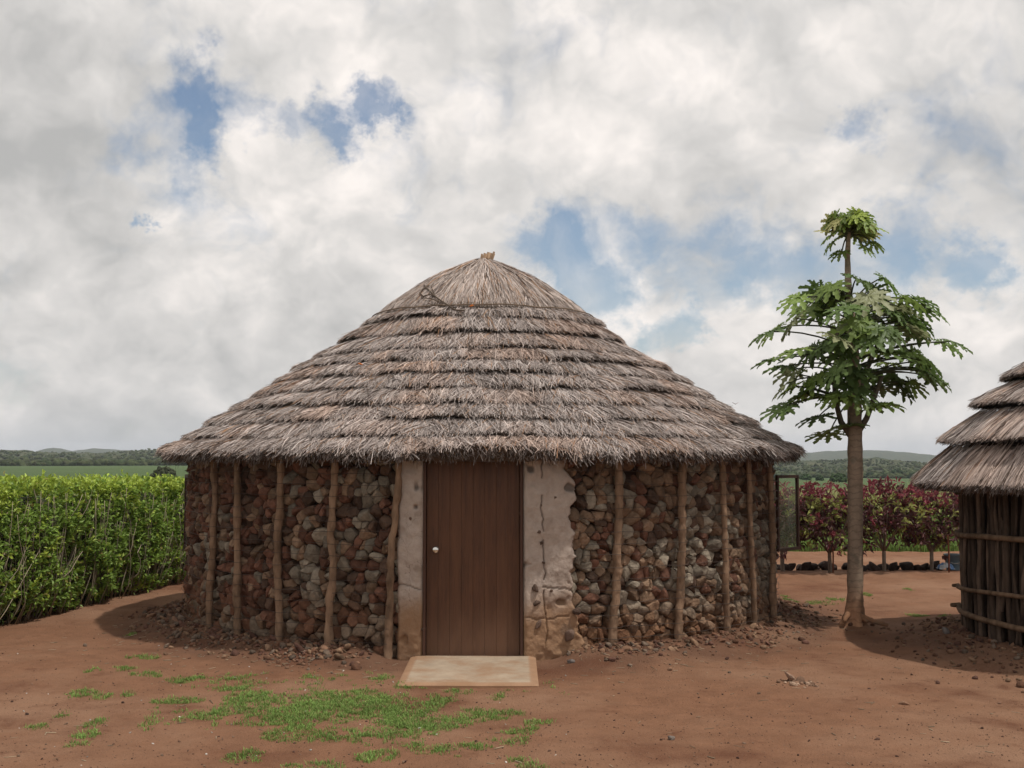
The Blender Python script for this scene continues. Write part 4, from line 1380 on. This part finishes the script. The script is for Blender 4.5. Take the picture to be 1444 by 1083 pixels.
def sprays(m, cen, axis, per, ln, wd, colf, spread=.9):
    n = len(cen)
    axis = axis / np.linalg.norm(axis, axis=1, keepdims=True)
    C = np.repeat(cen, per, 0); A = np.repeat(axis, per, 0)
    D = A * .75 + R_.normal(0, spread * .6, (n * per, 3))
    C = C - A * R_.uniform(0, .09, (n * per, 1)) + R_.normal(0, .012, (n * per, 3))
    Nn = A * .6 + np.array([0, 0, .8]) + R_.normal(0, .45, (n * per, 3))
    add_leaves(m, C, D, Nn, R_.uniform(.75, 1.25, n * per) * ln, R_.uniform(.8, 1.2, n * per) * wd, colf(C, np.repeat(np.arange(n), per)))


def hedge():
    A, B = np.array([-5.52, 9.6]), np.array([-4.15, 20.2])
    # from base points seen in the photo
    p0, p1 = ground(0, 888)[:2], ground(263, 824)[:2]
    u = (p1 - p0) / np.linalg.norm(p1 - p0)
    A, B = p0 - u * 2.6, p1 + u * 3.2
    Lh = np.linalg.norm(B - A); nrm = np.array([u[1], -u[0]])      # faces the hut
    Wd = 1.15
    h = thing('hedge', (A[0], A[1], 0), 'clipped green hedge running along the left of the yard', 'hedge')

    def top(s): return 1.47 - .014 * (s - 2.6) + .16 * n1d(s * .9, 5, 3) + .08 * n1d(s * 5, 6, 2)

    def world(s, d, z): return np.stack([A[0] + u[0] * s + nrm[0] * d, A[1] + u[1] * s + nrm[1] * d, z], -1)

    def hbuild(m, name, mt):
        o = m.build(name, mt); o.data.transform(__import__('mathutils').Matrix.Translation((-A[0], -A[1], 0))); o.parent = h; return o
    # clusters on the face, the top and inside
    n = 9200
    kind = R_.choice(3, n, p=[.62, .26, .12])
    s = R_.uniform(0, Lh, n); t = top(s)
    z = np.where(kind == 1, t + R_.normal(0, .04, n), t * R_.uniform(.03, 1.0, n))
    lump = fbm(np.stack([s * 1.5, z * 1.5, s * 0], -1), 71, 3) - .5
    bulge = .10 * np.sin(np.clip(z / t, 0, 1) * PI) - .04 + lump * .34 - .10 * sstep(.35, 0, z)
    d = np.where(kind == 0, bulge - np.abs(R_.normal(0, .07, n)), np.where(kind == 1, -R_.uniform(0, Wd, n), -R_.uniform(.1, .45, n)))
    keep = ~((kind == 0) & (fbm(np.stack([s * 3.2, z * 3.0, s * 0 + 4], -1), 72, 3) < .40)) & ~((z < .12) & (R_.random(n) < .3))
    s, z, d, kind, t = s[keep], z[keep], d[keep], kind[keep], t[keep]
    cen = world(s, d, z)
    ax = np.where((kind == 1)[:, None], np.array([0, 0, 1.0]), np.array([nrm[0], nrm[1], .55])) + R_.normal(0, .35, (len(s), 3))
    young = R_.random(len(s)) < (.15 + .6 * sstep(-.35, 0.0, z - t))

    def colf(C, ci):
        k = len(C)
        c = np.where(young[ci][:, None], np.array([.38, .48, .08]), np.array([.22, .33, .065])) * R_.uniform(.7, 1.3, (k, 1))
        y = R_.random(k) < .03; c[y] = np.array([.26, .22, .07])
        return c
    m = MB(); sprays(m, cen, ax, 7, .062, .032, colf)
    hbuild(m, 'foliage', M_LEAF)
    # back face and ends, seen only from other places
    m = MB(); n = 1500
    s = R_.uniform(0, Lh, n); z = top(s) * R_.uniform(.05, 1, n)
    c2 = world(s, -Wd + R_.normal(0, .05, n), z)
    sprays(m, c2, np.tile(np.array([-nrm[0], -nrm[1], .4]), (n, 1)) + R_.normal(0, .3, (n, 3)), 6, .07, .04, lambda C, ci: np.array([.075, .145, .024]) * R_.uniform(.7, 1.3, (len(C), 1)))
    hbuild(m, 'foliage', M_LEAF)
    # stems
    m = MB()
    for k in range(1150):
        s0 = R_.uniform(0, Lh); d0 = -R_.uniform(.06, .6); t0 = float(top(s0)) * R_.uniform(.45, .97)
        q = np.linspace(0, 1, 6)
        sp = s0 + (R_.normal(0, .26)) * q ** 1.3 + .03 * R_.normal(0, 1, 6) * q
        dp = d0 + (R_.uniform(.02, .26) if d0 > -.4 else R_.normal(0, .12)) * np.sqrt(q) * 1.1
        z0 = R_.choice([0, .3, .5], p=[.55, .25, .2]) * t0
        zp = z0 + (t0 - z0) * q
        w = R_.uniform(.003, .0075)
        c = np.array([.30, .25, .18]) * R_.uniform(.5, 1.25)
        add_tube(m, world(sp, np.minimum(dp, .06 + 0 * dp), zp), np.linspace(w, w * .5, 6), 5, c=c)
    hbuild(m, 'stems', M_TWIG)
    # added dark slab inside the hedge that keeps skylight from coming through
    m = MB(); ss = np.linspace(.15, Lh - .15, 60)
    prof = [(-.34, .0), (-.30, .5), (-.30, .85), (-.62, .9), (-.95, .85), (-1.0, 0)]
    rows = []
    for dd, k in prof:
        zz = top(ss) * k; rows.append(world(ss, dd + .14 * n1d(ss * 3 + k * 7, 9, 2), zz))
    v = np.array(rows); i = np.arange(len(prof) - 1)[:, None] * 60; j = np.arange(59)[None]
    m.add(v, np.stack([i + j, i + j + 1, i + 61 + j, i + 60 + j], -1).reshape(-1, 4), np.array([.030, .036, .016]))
    hbuild(m, 'light_block_core', M_TWIG)


hedge()


# ------------------------------------------------------------------ red shrubs along the bed
def red_shrub(px, base_py, top_py, half_w, label, seed, n=640, green=.33, split=.30):
    B = ground(px, base_py); Y = B[1]; B[2] = yard_z(B[0], B[1])
    H = at(px, top_py, Y)[2] - B[2]; wd = half_w / F * Y
    r = thing('red_shrub', tuple(B), label, 'shrub', 'red-leaved shrubs along the stone border')
    mt = MB()
    q = np.linspace(0, 1, 6)
    fork = B + np.array([R_.normal(0, .02), 0, H * split])
    add_tube(mt, B + (fork - B) * q[:, None] - np.array([0, 0, .04]) * (1 - q[:, None]), np.linspace(.034, .026, 6), 8, .15, seed, (.20, .16, .13))
    tips = []
    for k in range(7):
        a = k * 2 * PI / 7 + R_.normal(0, .3); e = fork + np.array([math.cos(a) * wd * R_.uniform(.3, .8), math.sin(a) * wd * R_.uniform(.3, .8), H * R_.uniform(.35, .62)])
        mid = fork * .5 + e * .5 + np.array([math.cos(a), math.sin(a), -.2]) * .08
        pt = (1 - q[:, None]) ** 2 * (B * .3 + fork * .7) + 2 * q[:, None] * (1 - q[:, None]) * mid + q[:, None] ** 2 * e
        add_tube(mt, pt, np.linspace(.018, .006, 6), 6, .1, seed + k, (.19, .15, .12)); tips.append(e)
    o = mt.build('trunk', M_TWIG); o.data.transform(__import__('mathutils').Matrix.Translation(tuple(-B))); o.parent = r
    # crown: bunches of leaves hanging on twig ends
    c0 = B + np.array([0, 0, H * .625])
    v = rand_unit(n) * (R_.random((n, 1)) ** .45)
    zz = v[:, 2]
    cen = c0 + np.stack([v[:, 0] * wd * (1.0 - .25 * np.clip(-zz, 0, 1)), v[:, 1] * wd * .7, zz * H * .40], -1)
    clump = fbm(cen * 3.2 + seed * 3, seed, 2)
    low_ = np.clip((cen[:, 2] - c0[2]) / (H * .4), -1, 1)
    cen = cen[(clump > .46 - .08 * low_)]; n = len(cen)
    drop = R_.random(n) < .13; cen[drop, 2] -= R_.uniform(.05, .25, drop.sum())
    ax = (cen - c0) / np.array([wd, wd, H * .4]) + np.array([0, 0, .2]) + R_.normal(0, .35, (n, 3))
    hgt = (cen[:, 2] - B[2]) / H
    g = (R_.random(n) < green) & (hgt < .85)
    red = R_.random(n) < (.12 + .75 * sstep(.62, .95, hgt))

    def colf(C, ci):
        c = np.where(g[ci][:, None], np.array([.32, .34, .11]), np.where(red[ci][:, None], np.array([.24, .062, .078]), np.array([.130, .062, .060])))
        return c * R_.uniform(.65, 1.35, (len(C), 1))
    m = MB(); sprays(m, cen, ax, 6, .10, .042, colf, 1.0)
    o = m.build('crown', M_REDLEAF); o.data.transform(__import__('mathutils').Matrix.Translation(tuple(-B))); o.parent = r


red_shrub(1104, 810, 680, 78, 'red-leaved shrub seen through and beside the open glass window', 1)
red_shrub(1171, 811, 682, 76, 'red-leaved shrub just left of the papaya trunk, behind a thin rusty stake', 2)
red_shrub(1247, 810, 678, 80, 'broad red-leaved shrub just right of the papaya trunk, fullest and reddest crown', 3, n=760)
red_shrub(1314, 808, 684, 70, 'red-leaved shrub with bare spreading stems beside the blue bucket', 4, n=540)
red_shrub(1385, 808, 686, 44, 'red-leaved shrub mostly hidden behind the stick hut', 5)

for px, lab in ((1174.5, 'thin rusty stake standing in front of the shrub left of the papaya trunk'), (1338, 'thin rusty stake standing beside the blue bucket')):
    b = ground(px, 812); m = MB()
    add_tube(m, [b + np.array([0, 0, -.1]), b + np.array([.01, 0, .3]), b + np.array([.0, 0, .62])], .012, 6, .1, 1, (.16, .06, .035))
    tag(m.build('stake', M_TWIG, loc=tuple(b)), lab, 'stake', 'stakes in the shrub bed')

# border stones
for k, px in enumerate(np.concatenate([np.arange(1090, 1200, 9.5), np.arange(1222, 1336, 9.5)])):
    if R_.random() < .04: continue
    py = 806 + R_.normal(0, 1.2); b = ground(px + R_.normal(0, 2), py); b[2] = float(yard_z(b[0], b[1]))
    s = R_.uniform(.062, .11); m = MB()
    add_rocks(m, [b + np.array([0, .12, s * .5])], [s], np.array([.05, .034, .028]) * R_.uniform(.8, 1.4), 3, .8)
    tag(m.build('border_stone', M_STONE, loc=tuple(b)), 'dark rounded stone in the border row under the red shrubs', 'stone', 'stones bordering the red shrubs')

# bucket and cloth
b = ground(1344, 806); b[2] = float(yard_z(b[0], b[1]))
bk = thing('bucket', tuple(b), 'grey blue bucket standing at the end of the stone border', 'bucket')
m = MB(); th = np.linspace(0, 2 * PI, 29)[:-1]
prof = [(.0, .008), (.085, .008), (.088, 0.0), (.10, .02), (.125, .24), (.135, .242), (.135, .262), (.127, .262), (.118, .24), (.092, .03), (0, .03)]
v = np.array([np.stack([r * np.cos(th), r * np.sin(th), z + 0 * th], -1) for r, z in prof]); i = np.arange(len(prof) - 1)[:, None] * 28; j = np.arange(28)[None]; j2 = (j + 1) % 28
m.add(v, np.stack([i + j, i + j2, i + 28 + j2, i + 28 + j], -1).reshape(-1, 4), np.array([.16, .22, .26]))
m.build('body', M_PLASTIC, bk)
m = MB(); tt = np.linspace(0, PI, 16); add_tube(m, np.stack([.136 * np.cos(tt), -.137 * np.sin(tt) * .85, .25 - .13 * np.sin(tt)], -1), .004, 6, c=(.3, .3, .3)); m.build('handle', M_METAL, bk)
b = ground(1334, 808); b[2] = float(yard_z(b[0], b[1]))
gx, gy = np.meshgrid(np.linspace(-.13, .13, 40), np.linspace(-.10, .10, 26))
p = np.stack([gx * 14, gy * 14, gx * 0], -1)
zz = .02 + .11 * np.clip(1 - (gx / .13) ** 2 - (gy / .11) ** 2, 0, 1) ** .7 * (.35 + fbm(p, 5, 3)) + .03 * fbm(p * 2.5, 8, 2)
stripe = (fbm(p * .9, 14, 2) > .5)[..., None]
C = np.where(stripe, np.array([.13, .22, .40]), np.array([.45, .47, .50]))
i = np.arange(25)[:, None] * 40; j = np.arange(39)[None]
m = MB().add(np.stack([gx + .05 * n1d(gy * 9, 3), gy + .05 * n1d(gx * 7, 4), zz], -1), np.stack([i + j, i + j + 1, i + 41 + j, i + 40 + j], -1).reshape(-1, 4), C.reshape(-1, 3))
tag(m.build('cloth', M_CLOTH), 'crumpled blue and white cloth dropped beside the bucket', 'cloth').location = tuple(b)


# ------------------------------------------------------------------ grass, crops, pebbles
def blades(m, P, hgt, wid, col, lean=.5):
    n = len(P)
    a = R_.uniform(0, 2 * PI, n); d = np.stack([np.cos(a), np.sin(a), 0 * a], -1)
    b = a + R_.normal(0, .5, n) + PI / 2; w = np.stack([np.cos(b), np.sin(b), 0 * b], -1)
    ln = R_.uniform(.2, 1, n)[:, None] * lean * hgt[:, None]
    mid = P + np.array([0, 0, 1]) * (hgt * .6)[:, None] + d * ln * .35
    tip = P + np.array([0, 0, 1]) * hgt[:, None] * R_.uniform(.75, 1, (n, 1)) + d * ln
    ww = w * (wid[:, None] * .5)
    v = np.stack([P - ww, P + ww, mid + ww * .8, mid - ww * .8, tip], 1).reshape(-1, 3)
    k = (np.arange(n) * 5)[:, None]
    c = np.repeat(col, 5, 0)
    n0 = m.n
    m.add(v, k + np.array([[0, 1, 2, 3]]), c, False)
    m.f.append(k + np.array([[3, 2, 4]]) + n0); m.s.append(False)


def yard_grass():
    bl = [(400, 1000, 95, 24), (480, 1010, 95, 24), (560, 1000, 60, 14), (350, 985, 34, 8), (300, 1012, 34, 9), (440, 1037, 70, 12), (560, 1030, 65, 13), (605, 1020, 60, 11), (330, 970, 28, 7), (500, 985, 75, 11), (620, 992, 22, 8),
          (690, 1005, 48, 7), (680, 1015, 40, 6), (345, 1066, 30, 9), (440, 1080, 45, 9), (530, 1066, 32, 9), (600, 1055, 18, 6), (630, 1057, 18, 6), (660, 1052, 22, 6), (680, 1055, 20, 5), (715, 1050, 10, 4), (730, 1045, 24, 6),
          (740, 1032, 28, 6), (760, 1020, 22, 4), (752, 1076, 24, 8), (735, 1070, 16, 6), (592, 967, 14, 5), (570, 970, 14, 5), (700, 985, 12, 4), (640, 975, 14, 3), (540, 958, 16, 3), (440, 955, 16, 3),
          (130, 948, 14, 4), (175, 945, 16, 4), (200, 928, 24, 4), (205, 953, 20, 3), (255, 962, 22, 4), (280, 958, 22, 3), (330, 958, 24, 5), (115, 977, 22, 5), (145, 981, 12, 4), (180, 978, 8, 3), (85, 1008, 12, 5), (52, 1022, 18, 4),
          (135, 1020, 14, 6), (210, 1022, 18, 6), (120, 1036, 20, 6), (100, 1051, 20, 7), (250, 990, 36, 5), (185, 897, 10, 3), (145, 914, 10, 2),
          (1160, 851, 20, 3), (1178, 846, 12, 3), (1145, 854, 10, 2), (1295, 868, 16, 2), (1332, 876, 8, 2), (1112, 852, 14, 3), (1280, 832, 8, 2), (1222, 838, 6, 3), (1108, 841, 6, 2)]
    P = []
    for px, py, rx, ry in bl:
        c = ground(px, py); ex = rx / F * c[1]
        ey = abs(ground(px, py - ry)[1] - c[1]) * .5 + abs(ground(px, py + ry)[1] - c[1]) * .5
        n = int(PI * ex * ey * 1000 * (1.0 if c[1] < 11 else .8)) + 5
        a = R_.uniform(0, 2 * PI, n); q = np.sqrt(R_.random(n))
        x, y = c[0] + ex * q * np.cos(a), c[1] + ey * q * np.sin(a)
        pp = np.stack([x, y, 0 * x], -1)
        d = 1 - q
        ok = fbm(pp * 4.2, 81, 4) + (.34 * d) + R_.normal(0, .05, n) > .53
        P.append(pp[ok])
    st = R_.random((900, 2)); px_, py_ = 200 + 600 * st[:, 0], 950 + 133 * st[:, 1]      # single tufts between the patches
    g = np.array([ground(a, b) for a, b in zip(px_, py_)]); g = g[(fbm(g * 1.3, 83, 3) > .53) & ~((g[:, 0] > -.95) & (g[:, 0] < .28) & (g[:, 1] > 8.95))]
    P.append(np.repeat(g, 2, 0) + R_.normal(0, .02, (len(g) * 2, 3)) * np.array([1, 1, 0]))
    T = np.concatenate(P)
    per = 10
    n = len(T) * per
    big = np.repeat(R_.uniform(.35, 1.25, len(T)), per)
    X = np.repeat(T, per, 0) + np.stack([R_.normal(0, .016, n), R_.normal(0, .016, n), 0 * np.zeros(n)], -1)
    X[:, 2] = yard_z(X[:, 0], X[:, 1]) - .004
    c = np.array([.20, .31, .08]) * R_.uniform(.6, 1.3, (n, 1)) * np.array([1, 1, 1])
    y = R_.random(n) < .08; c[y] = np.array([.24, .22, .09])
    m = MB(); blades(m, X, big * R_.uniform(.014, .036, n), R_.uniform(.0035, .0065, n), c, .9)
    tag(m.build('grass', M_GRASS), 'short bright grass growing in patches on the red yard', 'grass', kind='stuff')


yard_grass()


def tall_grass():
    m = MB()
    n = 60000
    y = 22.7 + 24 * R_.random(n) ** 1.7; x = R_.uniform(.16, .50, n) * y
    x = np.where(R_.random(n) < .18, R_.uniform(-.4, .16, n) * y, x)
    pp = np.stack([x, y, 0 * x], -1)
    z = terrain_z(x, y) - .08
    pale = fbm(pp * .35, 91, 3)
    h = np.where(y < 24.2, R_.uniform(.15, .40, n), R_.uniform(.7, 1.35, n) * (.6 + .8 * (pale - .1)))
    pp[:, 2] = z
    c = np.where((pale + R_.normal(0, .08, n) > .48)[:, None] & (y > 24)[:, None], np.array([.38, .37, .16]), np.array([.20, .30, .08])) * R_.uniform(.65, 1.3, (n, 1))
    blades(m, pp, h, R_.uniform(.015, .035, n), c, .35)
    tag(m.build('tall_grass', M_GRASS), 'tall pale green grass beyond the dirt track', 'grass', kind='stuff')


tall_grass()


def scatter_near_wall(C, Rw, n, dmean, amin, amax):
    a = R_.uniform(amin, amax, n); d = np.abs(R_.normal(0, dmean, n))
    x = C[0] + (Rw + d) * np.sin(a); y = C[1] - (Rw + d) * np.cos(a)
    return x, y


def pebbles():
    m = MB()
    def put(x, y, s, pal, sub=2):
        z = yard_z(x, y) + s * .25
        c = pal[R_.integers(0, len(pal), len(x))] * R_.uniform(.6, 1.3, (len(x), 1))
        add_rocks(m, np.stack([x, y, z], -1), s, c, sub, .75)
    red = np.array([[.15, .075, .046], [.19, .108, .068], [.12, .060, .043], [.15, .108, .08], [.21, .13, .082]])
    for lo, hi, nn in ((-1.7, -.25, 750), (.30, 1.7, 650)):
        x, y = scatter_near_wall(HC, HR + .05, nn, .30, lo, hi); put(x, y, np.exp(R_.normal(-4.35, .5, nn)), red)
    x, y = scatter_near_wall(HC, HR + .08, 110, .20, -1.6, -.28); put(x, y, R_.uniform(.02, .045, 110), red, 3)
    x, y = scatter_near_wall(HC, HR + .06, 80, .16, .32, 1.6); put(x, y, R_.uniform(.018, .04, 80), red, 3)
    # the spill of chippings left of the door
    for (px, py, rx, ry, nn) in ((430, 930, 42, 7, 170), (335, 912, 50, 9, 90), (480, 925, 40, 8, 90), (870, 928, 70, 8, 120)):
        c = ground(px, py); q = R_.normal(0, .55, (nn, 2))
        x = c[0] + q[:, 0] * rx / F * c[1]; y = c[1] - q[:, 1] * ry * c[1] ** 2 / (F * CAMZ)
        put(x, y, np.exp(R_.normal(-4.0, .4, nn)), red, 2)
    c = ground(1130, 966); q = R_.normal(0, .55, (50, 2))
    put(c[0] + q[:, 0] * .13, c[1] + q[:, 1] * .16, np.exp(R_.normal(-4.3, .4, 50)), np.array([[.30, .19, .13], [.22, .13, .085], [.35, .24, .17]]), 2)
    x, y = scatter_near_wall(KC, KR + .05, 900, .42, -2.2, .4); put(x, y, np.exp(R_.normal(-4.35, .45, 900)), red * .8)
    # loose grit over the whole yard
    n = 9000
    px = R_.uniform(-30, 1480, n); py = 815 + 285 * R_.random(n) ** .8
    g = np.array([ground(a, b) for a, b in zip(px, py)])
    d = np.hypot(g[:, 0] - HC[0], g[:, 1] - HC[1]); d2 = np.hypot(g[:, 0] - KC[0], g[:, 1] - KC[1])
    step = (g[:, 0] > SX0 - .03) & (g[:, 0] < SX1 + .03) & (g[:, 1] > SY0 - .05) & (g[:, 1] < SY1 + .3)
    k = (d > HR + .1) & (d2 > KR + .1) & ~step; g = g[k]
    put(g[:, 0], g[:, 1], np.exp(R_.normal(-5.95, .55, len(g))), np.array([[.10, .055, .04], [.16, .09, .06], [.075, .04, .03], [.20, .13, .09]]))
    n = 60; px = R_.uniform(0, 800, n); py = R_.uniform(900, 1083, n); g = np.array([ground(a, b) for a, b in zip(px, py)])
    step = (g[:, 0] > SX0 - .03) & (g[:, 0] < SX1 + .03) & (g[:, 1] > SY0 - .05) & (g[:, 1] < SY1 + .3)
    d = np.hypot(g[:, 0] - HC[0], g[:, 1] - HC[1]); g = g[(d > HR + .6) & ~step]
    put(g[:, 0], g[:, 1], R_.uniform(.004, .009, len(g)), np.array([[.6, .56, .5], [.45, .42, .38]]))
    tag(m.build('gravel', M_STONE), 'loose stones and chippings along the foot of the walls', 'gravel', kind='stuff')


pebbles()


def litter():
    m = MB()
    for k in range(420):
        if k < 300:
            a = R_.uniform(-1.5, 1.5); d = HR + .25 + abs(R_.normal(0, .5)); x, y = HC[0] + d * math.sin(a), HC[1] - d * math.cos(a)
        else:
            g = ground(R_.uniform(0, 1444), R_.uniform(900, 1083)); x, y = g[0], g[1]
        if SX0 - .1 < x < SX1 + .1 and SY0 - .1 < y < 11: continue
        t = R_.uniform(0, 2 * PI); L = R_.uniform(.02, .08)
        xs = x + np.array([-.5, 0, .5]) * L * math.cos(t); ys = y + np.array([-.5, .06, .5]) * L * math.sin(t)
        add_tube(m, np.stack([xs, ys, yard_z(xs, ys) + .004], -1), R_.uniform(.0012, .003), 4, c=np.array([.36, .28, .19]) * R_.uniform(.4, 1.2))
    tag(m.build('straw_litter', M_STRAW), 'bits of fallen straw and twig scattered on the yard', 'litter', kind='stuff')


litter()


def one_stone(px, py, s, col, label):
    b = ground(px, py); b[2] = float(yard_z(b[0], b[1])); m = MB()
    add_rocks(m, [b + np.array([0, 0, s * .35])], [s], np.array(col), 3, .7)
    tag(m.build('stone', M_STONE, loc=tuple(b)), label, 'stone')


one_stone(777, 924, .050, (.26, .17, .11), 'tan flat stone beside the right edge of the doorstep')
one_stone(805, 940, .034, (.14, .12, .11), 'dark grey stone on the soil right of the doorstep')
one_stone(863, 917, .036, (.22, .14, .09), 'small tan stone at the foot of the first pole right of the door')
one_stone(1117, 963, .050, (.32, .21, .15), 'pale pinkish stone amid chippings in the open yard')
one_stone(1275, 992, .026, (.24, .14, .09), 'small tan stone alone on bare earth in the right of the yard')
one_stone(946, 1042, .026, (.17, .14, .12), 'small grey stone alone on bare earth nearest the camera')
one_stone(1405, 916, .085, (.30, .19, .13), 'large pale stone on the shaded bank by the stick hut')
one_stone(1335, 910, .045, (.17, .15, .14), 'grey stone low on the shaded bank by the stick hut')
one_stone(1074, 888, .065, (.26, .16, .10), 'tan block lying at the right end of the stone wall')


# ------------------------------------------------------------------ bushes in the far fields
def bush(px, py, w, h, col, label, n=260):
    B = terrain_hit(px, py); D = B[1]
    r = thing('bush', tuple(B), label, 'bush', 'bushes standing in the fields')
    W2 = w / F * D; H2 = h / F * D
    m = MB()
    v = rand_unit(n) * R_.uniform(.55, 1.05, (n, 1)); v[:, 2] = np.abs(v[:, 2])
    cen = np.stack([v[:, 0] * W2 / 2, v[:, 1] * W2 / 2, H2 * .15 + v[:, 2] * H2 * .85], -1)
    add_rocks(m, cen, R_.uniform(.05, .13, n) * W2, np.array(col) * R_.uniform(.5, 1.4, (n, 1)), 2, .8, cuts=7)
    m.build('crown', M_FARTREE, r)
    m = MB(); add_tube(m, [(0, 0, -.2), (.02 * W2, 0, H2 * .25), (0, 0, H2 * .5)], [.05 * W2, .04 * W2, .02 * W2], 7, .2, 1, (.10, .08, .06)); m.build('trunk', M_TWIG, r)


bush(231, 677, 31, 17, (.060, .068, .040), 'rounded grey green bush alone in the left field by the hut roof', 400)
bush(1137, 677, 15, 8, (.045, .075, .03), 'small green bush in the field just right of the open window')
bush(1156, 678, 11, 7, (.04, .065, .028), 'smallest green bush between the window and the papaya trunk')
bush(1183, 680, 22, 12, (.045, .07, .03), 'wide green bush right behind the left side of the papaya trunk')
bush(1227, 674, 11, 8, (.03, .05, .022), 'dark bush in the field right of the papaya trunk')
bush(1246, 673, 9, 6, (.05, .075, .03), 'pale green small bush between two dark bushes in the right field')
bush(1266, 674, 19, 11, (.03, .05, .022), 'large dark bush in the field, left of the stick hut roof')
bush(1288, 675, 14, 8, (.035, .055, .025), 'dark bush in the field nearest to the stick hut eave')

# ------------------------------------------------------------------ scraps on the roof, an insect in the air
for px, py, lab in ((508, 513, 'orange scrap lying on the left slope of the large roof'), (665, 431, 'orange scrap lying on the cap of the large roof')):
    p = roof_pt(px, py, .02); m = MB()
    add_rocks(m, [p], [.026], np.array([.55, .16, .04]), 2, .4)
    tag(m.build('leaf_scrap', M_CLOTH, loc=tuple(p)), lab, 'scrap')
p = at(1037, 570, 12.2); bf = thing('butterfly', tuple(p), 'tiny dark butterfly flying between the roof and the papaya', 'butterfly')
m = MB(); add_tube(m, [(0, -.014, 0), (0, 0, .002), (0, .014, 0)], [.002, .004, .002], 6, c=(.05, .03, .02)); m.build('body', M_CLOTH, bf)
for s in (-1, 1):
    m = MB(); t = np.array([(0, .01, 0), (s * .03, .024, .018), (s * .034, .004, .02), (s * .012, -.004, .008), (s * .024, -.02, .014), (s * .004, -.014, .002)])
    v = np.concatenate([t, t + np.array([0, 0, .0008])]); n = 6; k = np.arange(6); k2 = (k + 1) % 6
    m.add(v, np.stack([k, k2, n + k2, n + k], -1), (.18, .05, .02), False)
    for b in (0, 6): m.f.append(np.array([[0, 1, 2], [0, 2, 3], [0, 3, 4], [0, 4, 5]]) + b); m.s.append(False)
    m.build('wing', M_CLOTH, bf)

# ------------------------------------------------------------------ air
hz = bpy.data.materials.new('haze_air'); hz.use_nodes = True
nt = hz.node_tree; nt.nodes.clear()
pv = nt.nodes.new('ShaderNodeVolumePrincipled'); pv.inputs['Color'].default_value = (.80, .88, 1.0, 1); pv.inputs['Density'].default_value = 0.00016
pv.inputs['Anisotropy'].default_value = 0.0
ou = nt.nodes.new('ShaderNodeOutputMaterial'); nt.links.new(pv.outputs[0], ou.inputs['Volume'])
m = MB(); add_box(m, (-5400, -5400, -60), (5400, 5400, 75)); tag(m.build('haze', hz), kind='stuff')
